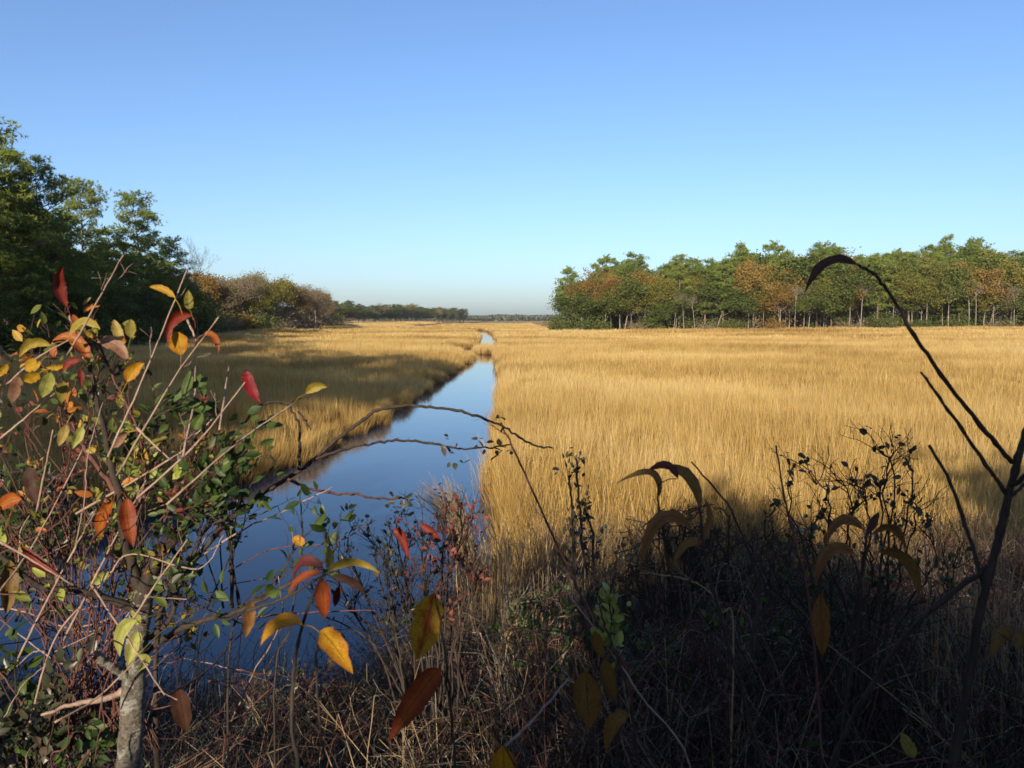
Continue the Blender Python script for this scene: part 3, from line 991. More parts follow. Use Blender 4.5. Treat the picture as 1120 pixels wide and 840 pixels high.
tag(hz.build('far_woods', foliage_mat('far_wood_leaves', [(0, (.05, .07, .04)), (.6, (.09, .10, .055)), (1, (.15, .11, .06))], .15), smooth=False), 'thin dark strip of woods along the horizon', 'woods', kind='stuff')

# ---- trees and bushes round the viewpoint, out of the frame, that throw the long shadows on the marsh
for x, y, h, k, w, lab in [
    (-25, -5, 19, 'green', 1.1, 'dark broadleaf tree on the bank left of the viewpoint'),
    (-29, -1, 19, 'green', 1.1, 'second dark broadleaf tree on the bank left of the viewpoint'),
    (-33, 6, 20, 'green', 1.1, 'third dark broadleaf tree on the bank left of the viewpoint'),
    (-18, -6, 9, 'green', 1.3, 'low broadleaf tree on the bank, nearest the pines left of the viewpoint'),
    (-14, -6.5, 8.5, 'green', 1.3, 'low broadleaf tree on the bank left of the viewpoint'),
    (-10.8, -6.5, 7.5, 'green', 1.2, 'lowest broadleaf tree on the bank left of the viewpoint'),
    (-20.0, -6, 24, 'pine', 1.0, 'tall pine on the bank beside the viewpoint, its shadow on the marsh'),
    (-25.5, -1, 24, 'tallpine', 1.0, 'slimmer pine between the first and the third on the left bank'),
    (-27.5, -8, 25, 'tallpine', 1.1, 'rearmost pine on the bank left of the viewpoint'),
    (-31, 2, 23, 'tallpine', 1.2, 'third tall pine on the wooded bank left of the viewpoint'),
    (-31, 27, 20, 'pine', 1.0, 'pine at the marsh margin just outside the left frame edge'),
    (-40, 30, 24, 'tallpine', 1.25, 'pine deeper in the left bank wood'),
    (-44, 45, 24, 'tallpine', 1.25, 'pine beside the shaded bay of the left marsh'),
    (-44, 22, 20, 'green', 1.2, 'broadleaf tree in the left bank wood beside the deeper pine'),
    (-38, 11, 20, 'green', 1.2, 'broadleaf tree in the left bank wood nearer the viewpoint'),
    (-51, 38, 21, 'green', 1.2, 'broadleaf tree at the shaded bay of the left marsh'),
    (-53, 58, 24, 'tallpine', 1.3, 'pine near the start of the visible left stand'),
    (-66, 70, 25, 'tallpine', 1.3, 'pine behind the tallest visible pine on the left'),
    (-52, 20, 24, 'tallpine', 1.3, 'pine far back in the left bank wood'),
    (-62, 40, 24, 'tallpine', 1.3, 'pine behind the shaded bay of the left marsh'),
    (-58, 4, 24, 'tallpine', 1.3, 'pine on the far left of the bank wood'),
]:
    plant(k, x, y, h, lab, 'bank wood left of the viewpoint', None, w)

# ---- the air itself: far trees fade slightly
hb = MB()
x0, x1, y0, y1, z0, z1 = -2450, 2450, -650, 2450, -2.5, 60
hb.add([(x0, y0, z0), (x1, y0, z0), (x1, y1, z0), (x0, y1, z0), (x0, y0, z1), (x1, y0, z1), (x1, y1, z1), (x0, y1, z1)], np.zeros((8, 3)),
       [(0, 3, 2, 1), (4, 5, 6, 7), (0, 1, 5, 4), (1, 2, 6, 5), (2, 3, 7, 6), (3, 0, 4, 7)])
m, nt, out = new_mat('haze')
pv = N(nt, 'ShaderNodeVolumePrincipled')
pv.inputs['Color'].default_value = (.86, .92, 1.0, 1)
pv.inputs['Density'].default_value = .00007
nt.links.new(pv.outputs[0], out.inputs['Volume'])
tag(hb.build('haze', m, smooth=False), 'thin pale haze in the air over the marsh', 'haze', kind='stuff')

# ------------------------------------------------------------------ foreground plants
M['bark_pale'] = bark_mat('pale_lichened_bark', (.07, .058, .047), (.29, .25, .20), 75, lichen=(.37, .37, .31), bump=.9, stretch=1.5)
M['bark_dark'] = bark_mat('dark_twig_bark', (.026, .019, .015), (.075, .055, .042), 60)
M['bark_red'] = bark_mat('reddish_cane_bark', (.09, .035, .028), (.19, .085, .065), 60)
M['cane'] = bark_mat('pinkish_dry_cane', (.27, .17, .125), (.46, .33, .26), 40)
M['drystalk'] = bark_mat('dry_stalk', (.22, .15, .08), (.42, .31, .18), 40)
M['thatch'] = foliage_mat('dead_thatch', [(0, (.09, .065, .034)), (.5, (.20, .15, .07)), (1, (.36, .28, .14))], .2, 0, .8, .8)
LM = {
    'red': big_leaf_mat('red_leaf', (.42, .055, .02), (.22, .02, .012), spotty=.4),
    'crimson': big_leaf_mat('crimson_leaf', (.38, .012, .02), (.26, .008, .012), spotty=.2),
    'orange': big_leaf_mat('orange_leaf', (.62, .24, .02), (.45, .085, .015), spotty=.6),
    'redorange': big_leaf_mat('red_orange_leaf', (.50, .14, .02), (.32, .045, .015), spotty=.8),
    'yelloworange': big_leaf_mat('yellow_orange_leaf', (.75, .42, .02), (.62, .22, .02), spotty=.5, mixpos=(.45, .85)),
    'bicolour': big_leaf_mat('yellow_red_leaf', (.42, .10, .02), (.62, .36, .025), spotty=.6, rib=(.30, .03, .015), mixpos=(.35, .6)),
    'yellow': big_leaf_mat('yellow_leaf', (.70, .47, .03), (.55, .30, .03), spotty=.3),
    'paleyellow': big_leaf_mat('pale_yellow_leaf', (.62, .50, .16), (.50, .36, .08), spotty=.2),
    'olive': big_leaf_mat('olive_leaf', (.22, .22, .03), (.34, .27, .04), spotty=.4, rib=(.4, .35, .12)),
    'oliveyellow': big_leaf_mat('olive_yellow_leaf', (.36, .32, .04), (.50, .36, .05), spotty=.4),
    'lime': big_leaf_mat('lime_leaf', (.42, .46, .08), (.52, .52, .14), spotty=.15, rib=(.6, .6, .25)),
    'green': big_leaf_mat('green_leaf', (.075, .15, .025), (.11, .17, .03), spotty=.15, rib=(.2, .28, .08)),
    'pinkbrown': big_leaf_mat('pink_brown_leaf', (.34, .15, .10), (.44, .25, .15), spotty=.3),
    'brown': big_leaf_mat('brown_leaf', (.22, .095, .03), (.30, .15, .04), spotty=.5),
    'oliveb': big_leaf_mat('olive_brown_leaf', (.30, .19, .04), (.24, .13, .035), spotty=.6),
    'darkbrown': big_leaf_mat('dark_brown_leaf', (.12, .05, .03), (.08, .035, .025), spotty=.4),
    'darkred': big_leaf_mat('dark_red_leaf', (.20, .03, .03), (.13, .03, .03), spotty=.4),
}
M['sm_green'] = foliage_mat('small_green_leaves', [(0, (.024, .05, .014)), (.5, (.055, .10, .022)), (.85, (.12, .17, .035)), (1, (.26, .28, .06))], .3, 0, .5, .75, .3, .6)
M['sm_lime'] = foliage_mat('small_lime_leaves', [(0, (.20, .26, .05)), (1, (.44, .46, .10))], .35, 0, .5, .8)
M['sm_dark'] = foliage_mat('small_dark_leaves', [(0, (.030, .034, .022)), (.6, (.06, .065, .035)), (1, (.12, .07, .05))], .2, 0, .4, .8, .4)
M['sm_red'] = foliage_mat('small_red_leaves', [(0, (.10, .03, .025)), (.5, (.20, .06, .045)), (1, (.33, .13, .08))], .3, 0, .6, .8)
M['sm_mixed'] = foliage_mat('small_mixed_leaves', [(0, (.06, .10, .02)), (.35, (.18, .18, .035)), (.6, (.42, .30, .05)), (.8, (.45, .16, .03)), (1, (.30, .05, .03))], .3, 0, .5, .85)

WIDE = np.array([0, .56, .86, .97, 1.0, .99, .93, .82, .62, .34, .03])


def leaf_geo(mb, base, ctrl, tip, width, nrm, fold=.25, ripple=.12, rnd=None, nseg=14):
    s = np.linspace(0, 1, nseg + 1)
    b, c, t = (np.asarray(v, float) for v in (base, ctrl, tip))
    q = np.outer((1 - s) ** 2, b) + np.outer(2 * s * (1 - s), c) + np.outer(s ** 2, t)
    tg = np.gradient(q, axis=0); tg /= np.linalg.norm(tg, axis=1, keepdims=True) + 1e-9
    nn = np.asarray(nrm, float)[None, :] - tg * (tg @ np.asarray(nrm, float))[:, None]
    nn /= np.linalg.norm(nn, axis=1, keepdims=True) + 1e-9
    sd = np.cross(tg, nn)
    w = np.interp(s, np.linspace(0, 1, 11), WIDE) * width * .5
    big = nseg > 6
    jit = [1 + rng.normal(0, .06 if big else .03, nseg + 1) for _ in range(2)]
    if big and rng.random() < .5:
        jit[rng.integers(2)][rng.integers(4, nseg - 1)] *= .72        # a torn notch
    curl = rng.uniform(-.1, .35) if big else 0
    us = np.array([-1, -.5, 0, .5, 1])
    rp = ripple * np.sin(s * rng.uniform(9, 16) + rng.uniform(0, 6))
    V = []
    for u in us:
        lift = fold * abs(u) + rp * u * abs(u)
        wj = w * (jit[0] if u < 0 else jit[1])
        V.append(q + sd * (wj * u * (1 - .25 * abs(curl) * abs(u)))[:, None] + nn * (wj * (lift + curl * u * u * s))[:, None])
    V = np.stack(V, 1).reshape(-1, 3)
    A = np.zeros((len(V), 3)); A[:, 0] = np.tile(us, nseg + 1); A[:, 1] = np.repeat(s, 5)
    A[:, 2] = rng.random() if rnd is None else rnd
    i = (np.arange(nseg)[:, None] * 5 + np.arange(4)[None, :]).reshape(-1)
    mb.add(V, A, np.stack([i, i + 1, i + 6, i + 5], 1))


def sprig(mb, p, d, n, size, slim=.45, spread=.9, nseg=4):
    """n small leaves around point p heading along d"""
    for _ in range(n):
        dd = norm(np.asarray(d) + rng.normal(0, spread, 3))
        L = size * rng.uniform(.6, 1.25)
        b = p + rng.normal(0, size * .35, 3)
        t = b + dd * L
        nr = norm(rng.normal(0, .7, 3) + np.array([0, -.8, .8]))
        leaf_geo(mb, b, (b + t) / 2 + nr * L * rng.uniform(-.05, .2), t, L * slim * rng.uniform(.8, 1.2), nr, rng.uniform(.1, .5), .05, None, nseg)


class Plant:
    """one foreground plant: an Empty at its foot; woody parts and leaves are its children"""
    def __init__(self, name, label, cat, foot, d, group=None):
        x, y = foot
        p = P(x, y, d)
        gz = float(ground_z(p[0], p[1]))
        self.foot = np.array([p[0], p[1], gz])
        self.d = d
        self.o = empty(name, self.foot)
        tag(self.o, label, cat, group)
        self.wood, self.small, self.q = {}, {}, []

    def w(self, mat, part):
        return self.wood.setdefault((mat, part), MB())

    def s(self, mat):
        return self.small.setdefault(mat, MB())

    def stem(self, pts, r0, r1, mat='bark_dark', part='branches', d0=None, d1=None, wob=1.2, sides=5, toground=False, knots=True):
        """a stem through photo pixels; radii in photo pixels at its depth"""
        d0 = self.d if d0 is None else d0
        d1 = d0 if d1 is None else d1
        n = len(pts)
        w3 = [P(x, y, d0 + (d1 - d0) * i / max(n - 1, 1)) for i, (x, y) in enumerate(pts)]
        if toground:
            g0 = w3[0]; gz = float(ground_z(g0[0], g0[1]))
            if g0[2] > gz: w3 = [np.array([g0[0], g0[1], gz - .03])] + w3
        q = spline(w3, 7)
        k = len(q)
        dm = np.linspace(d0, d1, k)
        q[1:-1] += rng.normal(0, wob * .5, (k - 2, 3)) * (dm[1:-1, None] / F)
        rr = np.linspace(r0, r1, k) * dm / F
        if knots:
            rr = rr * (1 + .22 * (rng.random(k) < .25)) * rng.uniform(.92, 1.08, k)
        tube(self.w(mat, part), q, rr, sides)
        self.q.append(q)
        if part == 'branch': self.wood[(mat, part, len(self.wood))] = self.wood.pop((mat, part))
        return q

    def twigs(self, q, n, length, r, mat='bark_dark', part='branches', bias=(0, 0, .5), leaves=None, ln=3, lsize=.035, u0=.25, slim=.45):
        for _ in range(n):
            i = int(rng.uniform(u0, .999) * (len(q) - 1))
            p = q[i]; t = norm(q[min(i + 1, len(q) - 1)] - q[max(i - 1, 0)])
            d = norm(t + rand_dir() * .8 + np.array(bias) * .6)
            L = length * rng.uniform(.5, 1.3)
            e = p + d * L + np.array([0, 0, .1 * L])
            m_ = (p + e) / 2 + rand_dir() * L * .10
            tq = spline([p, (p + m_) / 2 + rand_dir() * L * .05, m_, (m_ + e) / 2 + rand_dir() * L * .06, e], 2)
            tube(self.w(mat, part), tq, np.linspace(r, r * .45, len(tq)), 4)
            if L > .05:
                for _k in range(2):
                    s0 = tq[rng.integers(3, len(tq) - 1)]; s1 = s0 + norm(d + rand_dir()) * L * rng.uniform(.25, .55)
                    tube(self.w(mat, part), [s0, (s0 + s1) / 2 + rand_dir() * L * .04, s1], [r * .6, r * .5, r * .35], 3)
                    if leaves and rng.random() < .35: sprig(self.s(leaves), s1, s1 - s0, 1, lsize, slim)
            if leaves: sprig(self.s(leaves), e, d, ln, lsize, slim)
            if leaves and rng.random() < .6: sprig(self.s(leaves), m_, d, max(1, ln // 2), lsize, slim)

    def leaf(self, mat, base, ctrl, tip, wpx, d=None, roll=0.0, dd=0.0, fold=.3, stalk=None, label=None, bend=0.0):
        """one large leaf given by photo pixels; roll turns the blade about its midrib, dd pushes the tip away"""
        d = self.d if d is None else d
        b = P(*base, d); t = P(*tip, d + dd)
        c = P(*(ctrl if ctrl else ((base[0] + tip[0]) / 2, (base[1] + tip[1]) / 2)), d + dd * .5 + bend)
        c = 2 * c - (b + t) / 2 if ctrl else c + np.array([0, bend, 0])
        ax = norm(t - b)
        vn = norm(CAM - (b + t) / 2)
        sdv = norm(np.cross(ax, vn)); vn = np.cross(sdv, ax)
        nr = vn * math.cos(roll) + sdv * math.sin(roll)
        mb = MB()
        leaf_geo(mb, b, c, t, .88 * wpx / F * d / max(abs(math.cos(roll)), .35), nr, fold)
        if stalk is not None:
            sq = spline([P(*stalk, d), b * .5 + P(*stalk, d) * .5 + np.array([0, 0, .004]), b + (t - b) * .04], 4)
            tube(mb, sq, .0011, 4)
        if stalk is None and self.q:
            allq = np.concatenate(self.q); dist = np.linalg.norm(allq - b, axis=1); j = int(np.argmin(dist))
            if .004 < dist[j] < .3:
                sag = np.array([0, 0, .12 * dist[j]])
                tube(mb, spline([allq[j], (allq[j] + b) / 2 + sag, b + (t - b) * .04], 4), .0011, 4)
        lo = mb.build('leaf', LM[mat], self.o, origin=self.foot)
        if label: lo['label'] = label
        return lo

    def finish(self):
        for key, b in self.wood.items():
            mat, part = key[:2]
            b.build(part, M[mat], self.o, origin=self.foot)
        for mat, b in self.small.items():
            b.build('foliage', M[mat], self.o, smooth=True, origin=self.foot)

# ---- the young tree at the left
T = Plant('young_tree', 'young tree with a pale mottled trunk and red, orange and green leaves, front left', 'tree', (143, 860), 2.3)
T.stem([(139, 900), (143, 810), (146, 750), (150, 700), (155, 662), (159, 640)], 14, 10.5, 'bark_pale', 'trunk', 2.3, 2.3, 1.0, 12, True, False)
q1 = T.stem([(154, 668), (160, 636), (176, 606), (194, 584), (212, 560), (232, 530), (246, 505)], 10.0, .5, 'bark_dark', wob=1.5, sides=9)  # fork in dark bark: shade on the upper trunk put into the colour
q2 = T.stem([(156, 656), (146, 622), (136, 590), (130, 545), (118, 490), (106, 440), (98, 400), (94, 375)], 6, 1.2, 'bark_dark', d1=2.2, sides=7)
q3 = T.stem([(152, 668), (118, 655), (80, 645), (40, 640), (0, 606), (-30, 590)], 5, 2, 'bark_dark', d1=2.1)
q4 = T.stem([(160, 712), (190, 692), (225, 678), (262, 668), (310, 642), (348, 618), (372, 596)], 4, 1.2, 'bark_dark', d1=2.15)
q5 = T.stem([(158, 700), (185, 680), (196, 640), (212, 600), (230, 575), (262, 562)], 3, 1.0, 'bark_dark', d1=2.3)
q6 = T.stem([(146, 745), (128, 732), (108, 722)], 6, 4.5, 'bark_pale', 'branches', d1=2.2)
q7 = T.stem([(140, 755), (112, 765), (80, 770), (45, 782)], 4, 1.5, 'cane', d1=2.2)
q8 = T.stem([(136, 590), (150, 555), (158, 520), (150, 470), (118, 400), (105, 366)], 2.2, 1.0, 'bark_red', d1=2.25)
q9 = T.stem([(118, 490), (150, 470), (178, 452), (205, 440)], 2.5, 1.0, 'bark_dark')
q10 = T.stem([(130, 545), (100, 500), (82, 470), (62, 420), (40, 395)], 3, 1, 'bark_red')
q11 = T.stem([(98, 400), (84, 372), (76, 345)], 2, 1, 'cane')
for q in (q1, q5): T.twigs(q, 18, .15, .0018, 'bark_dark', leaves='sm_green', ln=3, lsize=.048)
for q in (q4,): T.twigs(q, 14, .12, .0018, 'bark_dark', leaves='sm_green', ln=2, lsize=.045)
for q in (q2, q8, q10): T.twigs(q, 13, .12, .0018, 'bark_red', leaves='sm_mixed', ln=2, lsize=.040)
T.twigs(q3, 10, .12, .0018, 'bark_red', leaves='sm_lime', ln=1, lsize=.045)
T.twigs(q9, 7, .09, .0018, 'bark_dark', leaves='sm_green', ln=4, lsize=.05)
LV = [
    ('red', (73, 336), (63, 312), (69, 292), 15, .5, (84, 366)), ('yellow', (192, 326), (178, 317), (163, 314), 9, .3, (200, 345)),
    ('red', (212, 345), (190, 349), (183, 377), 14, .3, (214, 360)), ('yelloworange', (193, 362), None, (198, 389), 23, .2, (200, 352)),
    ('orange', (223, 365), (234, 369), (239, 386), 9, .5, (212, 376)), ('olive', (208, 340), None, (206, 317), 12, .2, (212, 352)),
    ('yelloworange', (139, 418), (146, 404), (158, 397), 16, .1, (130, 440)), ('crimson', (269, 404), (274, 424), (285, 441), 15, .2, (266, 418)),
    ('oliveyellow', (334, 431), (346, 422), (358, 424), 12, .3, (322, 440)), ('pinkbrown', (106, 374), (126, 378), (140, 397), 17, .3, (98, 372)),
    ('paleyellow', (131, 374), None, (124, 349), 13, .2, (135, 385)), ('olive', (143, 370), None, (143, 349), 13, .1, (140, 384)),
    ('orange', (98, 398), (82, 372), (57, 373), 15, .3, (100, 386)), ('oliveyellow', (56, 378), (36, 374), (21, 391), 13, .3, (70, 374)),
    ('yellow', (45, 396), None, (27, 404), 17, .3, (52, 390)), ('yellow', (43, 408), None, (26, 417), 15, .3, (56, 404)),
    ('red', (87, 396), (78, 396), (68, 408), 10, .4, (98, 390)), ('red', (88, 404), None, (89, 423), 8, .3, (92, 394)),
    ('lime', (56, 407), None, (46, 435), 16, .1, (62, 400)), ('pinkbrown', (20, 411), None, (12, 441), 15, .2, (26, 400)),
    ('olive', (70, 416), None, (67, 441), 13, .2, (66, 404)), ('yellow', (8, 398), None, (-4, 412), 12, .2, None),
    ('paleyellow', (73, 464), None, (64, 488), 12, .1, (80, 452)), ('lime', (90, 466), None, (79, 491), 12, .2, (94, 454)),
    ('orange', (24, 546), (10, 548), (-4, 560), 17, .2, None), ('red', (22, 595), (44, 618), (67, 629), 13, .3, (10, 590)),
    ('oliveb', (11, 612), None, (7, 672), 22, .2, None), ('darkbrown', (32, 510), None, (39, 552), 18, .3, None),
    ('orange', (124, 548), (112, 566), (110, 591), 15, .2, (128, 538)), ('redorange', (139, 544), (140, 570), (146, 599), 20, .1, (132, 538)),
    ('pinkbrown', (124, 490), None, (139, 474), 10, .2, None), ('lime', (150, 678), (134, 690), (131, 718), 16, .2, None),
    ('lime', (152, 690), (146, 706), (140, 728), 17, .1, None), ('lime', (150, 716), (160, 722), (148, 736), 10, .3, None), ('lime', (148, 683), (150, 675), (143, 668), 10, .3, None),
    ('brown', (275, 658), None, (268, 698), 15, .2, (280, 648)), ('darkbrown', (194, 750), None, (204, 800), 24, .2, None),
    ('yelloworange', (320, 588), None, (334, 596), 13, .2, (318, 575)), ('green', (212, 470), None, (222, 452), 13, .2, (205, 480)),
    ('green', (205, 440), (218, 446), (232, 446), 12, .3, None), ('green', (200, 436), (206, 420), (208, 405), 12, .3, None), ('green', (190, 440), (206, 424), (226, 420), 10, .4, None),
    ('yellow', (76, 400), None, (50, 402), 9, .4, None), ('oliveyellow', (110, 360), (90, 352), (74, 372), 10, .4, None), ('lime', (102, 640), None, (120, 622), 10, .3, None),
]
labs = {0: 'dark red curled leaf standing upright', 7: 'crimson leaf on the tip of a pale twig', 3: 'yellow-orange leaf under a curled red one', 30: 'pinkish brown leaf',
        31: 'lime leaf against the trunk', 25: 'red twisted leaf', 36: 'dark brown hanging leaf'}
for i, (m_, b, c, t, w_, rl, st) in enumerate(LV):
    T.leaf(m_, b, c, t, w_, 2.1 + rng.uniform(-.1, .15), rl * rng.choice([-1, 1]), rng.uniform(-.02, .03), rng.uniform(.2, .5), st, labs.get(i))
T.finish()

# ---- straight pale canes crossing at the left
C = Plant('bramble_bush', 'tangle of straight pinkish leafless canes at the left edge', 'shrub', (70, 760), 2.0)
for pts in [[(74, 388), (104, 335), (135, 279)], [(118, 500), (158, 410), (205, 294)], [(128, 520), (190, 415), (239, 347)], [(150, 545), (215, 485), (268, 418)],
            [(83, 562), (190, 500), (205, 484), (236, 455)], [(182, 552), (255, 488), (322, 440)], [(205, 350), (214, 372), (212, 385)], [(70, 700), (120, 600), (160, 525)],
            [(20, 720), (60, 640), (104, 560)], [(-10, 660), (40, 590), (96, 480)], [(0, 480), (30, 455), (60, 430)], [(150, 468), (170, 488), (186, 502)], [(40, 560), (50, 510), (58, 470)],
            [(30, 800), (60, 700), (110, 640)], [(-5, 590), (30, 610), (80, 640)], [(100, 640), (140, 700), (180, 760)], [(200, 500), (212, 440), (214, 400)], [(8, 420), (40, 392), (75, 372)],
            [(240, 470), (246, 430), (250, 400)], [(130, 700), (170, 640), (205, 590)], [(60, 790), (110, 760), (170, 700)]]:
    q = C.stem(pts, 1.3, .65, 'cane', 'canes', rng.uniform(1.9, 2.4), rng.uniform(1.9, 2.5), .5)
    if rng.random() < .5: C.twigs(q, 2, .08, .0012, 'cane', 'canes')
for k in range(80):
    x0, y0 = rng.uniform(-40, 120) if k % 4 else rng.uniform(120, 260), rng.uniform(570, 860)
    a = rng.normal(-55, 36); L = rng.uniform(60, 190)
    x1, y1 = x0 + L * math.cos(R(a)), max(y0 + L * math.sin(R(a)), 440)
    C.stem([(x0, y0), (x0 * .66 + x1 * .34 + rng.normal(0, 9), y0 * .66 + y1 * .34 + rng.normal(0, 9)), (x0 * .33 + x1 * .67 + rng.normal(0, 9), y0 * .33 + y1 * .67 + rng.normal(0, 9)), (x1, y1)], rng.uniform(.6, 1.2), .5, 'cane' if rng.random() < .3 else 'bark_red', 'canes', rng.uniform(1.9, 3.2), rng.uniform(1.9, 3.4), .8)
C.finish()

# ---- many small leaves on thin twigs among the canes
S = Plant('leafy_shrub', 'thin-twigged shrub with many small green, yellow and red leaves through the pale canes', 'shrub', (90, 800), 2.5)
for k in range(54):
    tx, ty = rng.uniform(-20, 235), rng.uniform(395, 700)
    dk = rng.uniform(2.2, 2.9)
    q = S.stem([(90 + rng.normal(0, 40), 820), (60 + tx * .4 + rng.normal(0, 14), ty * .5 + 400), (tx + rng.normal(0, 12), ty + 40), (tx + rng.normal(0, 6), ty)], .9, .45, 'bark_red', 'stems', 2.5, dk, 1.5)
    S.twigs(q, 5, .09, .0011, 'bark_red', 'stems', leaves=('sm_mixed', 'sm_green', 'sm_dark', 'sm_red')[rng.choice(4, p=[.3, .4, .15, .15])], ln=2, lsize=.034, u0=.55)
S.finish()

# ---- leafy undergrowth clumps at the left
for lab, cx, cy, n, sx, sy, d, mats in [
    ('low evergreen bush with small glossy leaves, bottom left corner', 40, 790, 34, 60, 60, 2.5, ('sm_green', 'sm_dark', 'sm_dark', 'sm_green')),
    ('dark green leafy bush behind the tangle of pale canes', 60, 560, 28, 70, 60, 3.2, ('sm_green', 'sm_dark')),
    ('green leafy shrub overhanging the water right of the young tree', 245, 545, 9, 36, 34, 3.0, ('sm_green', 'sm_green')),
    ('shrub with sunlit lime leaves left of the pale trunk', 145, 505, 14, 24, 40, 2.6, ('sm_lime', 'sm_green')),
]:
    S = Plant('leafy_shrub', lab, 'shrub', (cx, cy + 90), d)
    for k in range(n):
        tx, ty = rng.normal(cx, sx * .7), rng.normal(cy, sy * .7)
        dk = d + rng.uniform(-.3, .4)
        q = S.stem([(cx + rng.normal(0, sx * .3), cy + 120), ((cx + tx) / 2 + rng.normal(0, 8), (cy + 60 + ty) / 2), (tx, ty)], 1.0, .6, 'bark_dark', 'stems', d, dk)
        S.twigs(q, 3, .07, .0012, 'bark_dark', 'stems', leaves=mats[rng.integers(len(mats))], ln=4, lsize=.045, u0=.55)
    S.finish()

# ---- arching briar over the water
A = Plant('arching_briar', 'long bare briar cane arching over the creek with a few dark leaflets', 'shrub', (190, 640), 2.6)
b0 = [(170, 720), (196, 640), (240, 580), (282, 544), (316, 522), (345, 502), (368, 481), (395, 461), (412, 449), (440, 444), (470, 445), (500, 449), (530, 458), (556, 470), (582, 486), (604, 490)]
qa = A.stem(b0, 2.8, .9, 'bark_dark', 'canes', 2.5, 2.9, .9, 6, True)
qb = A.stem([(345, 502), (380, 490), (420, 483), (450, 482), (480, 486), (500, 491), (530, 490), (560, 486)], 1.7, .8, 'bark_dark', 'canes', 2.6, 2.9)
qc = A.stem([(314, 524), (345, 536), (390, 541), (420, 546), (450, 543)], 1.8, .9, 'bark_red', 'canes', 2.55, 2.8)
A.stem([(327, 514), (328, 485), (326, 462), (318, 442), (340, 432)], 1.8, 1.0, 'bark_dark', 'canes', 2.55, 2.5)
A.stem([(318, 442), (300, 440), (280, 446), (262, 470)], 1.6, 1.0, 'bark_dark', 'canes', 2.55, 2.5)
A.stem([(326, 450), (334, 460), (340, 470)], 1.2, .8, 'bark_dark', 'canes', 2.55, 2.5)
A.twigs(qa, 46, .012, .0008, 'bark_dark', 'canes', u0=.2)            # thorns and side buds
A.twigs(qb, 16, .012, .0008, 'bark_dark', 'canes')
for x, y in [(484, 488), (492, 496), (500, 482), (507, 500), (515, 488), (522, 481), (530, 492), (538, 486), (546, 494), (550, 485), (556, 490), (503, 508), (540, 500), (490, 482), (548, 466), (545, 458)]:
    sprig(A.s('sm_dark'), P(x, y, 2.8 + rng.uniform(-.05, .05)), rand_dir() * .6 + np.array([.3, 0, -.2]), 2, .030, .55)
for x, y in [(430, 548), (436, 545), (442, 542), (447, 547), (452, 552), (450, 545), (424, 550)]:
    sprig(A.s('sm_dark'), P(x, y, 2.75), rand_dir() * .6, 2, .026, .55)
A.finish()

# ---- dry reddish shrub at the creek bank, centre
S = Plant('dry_shrub', 'dry twiggy shrub with small red-brown leaves between the creek and the marsh', 'shrub', (478, 800), 3.6)
for tx, ty in [(478, 560), (492, 548), (500, 560), (508, 575), (515, 590), (486, 575), (470, 590), (462, 575), (450, 590), (440, 560), (430, 580), (455, 620), (500, 610), (520, 625), (425, 620), (480, 620), (410, 600), (400, 585), (385, 575), (375, 610), (395, 640), (355, 640), (440, 640), (520, 560)]:
    bx = 478 + (tx - 478) * .35 + rng.normal(0, 8)
    q = S.stem([(bx, 790), (bx * .6 + tx * .4 + rng.normal(0, 8), 705), (tx + rng.normal(0, 8), ty + 30), (tx, ty)], 1.3, .55, 'bark_dark', 'stems', 3.6 + rng.uniform(-.2, .2), 3.6 + rng.uniform(-.4, .4), 1.2)
    S.twigs(q, 8, .13, .0020, 'bark_dark', 'stems', u0=.35)
    S.twigs(q, 7, .10, .0016, 'bark_dark', 'stems', leaves='sm_red' if tx > 445 else 'sm_dark', ln=2, lsize=.034, u0=.4)
S.leaf('red', (430, 579), (440, 588), (446, 612), 13, 3.2, .2, 0, .3, (424, 577))
S.leaf('red', (460, 574), (470, 580), (482, 590), 10, 3.2, .2)
S.finish()

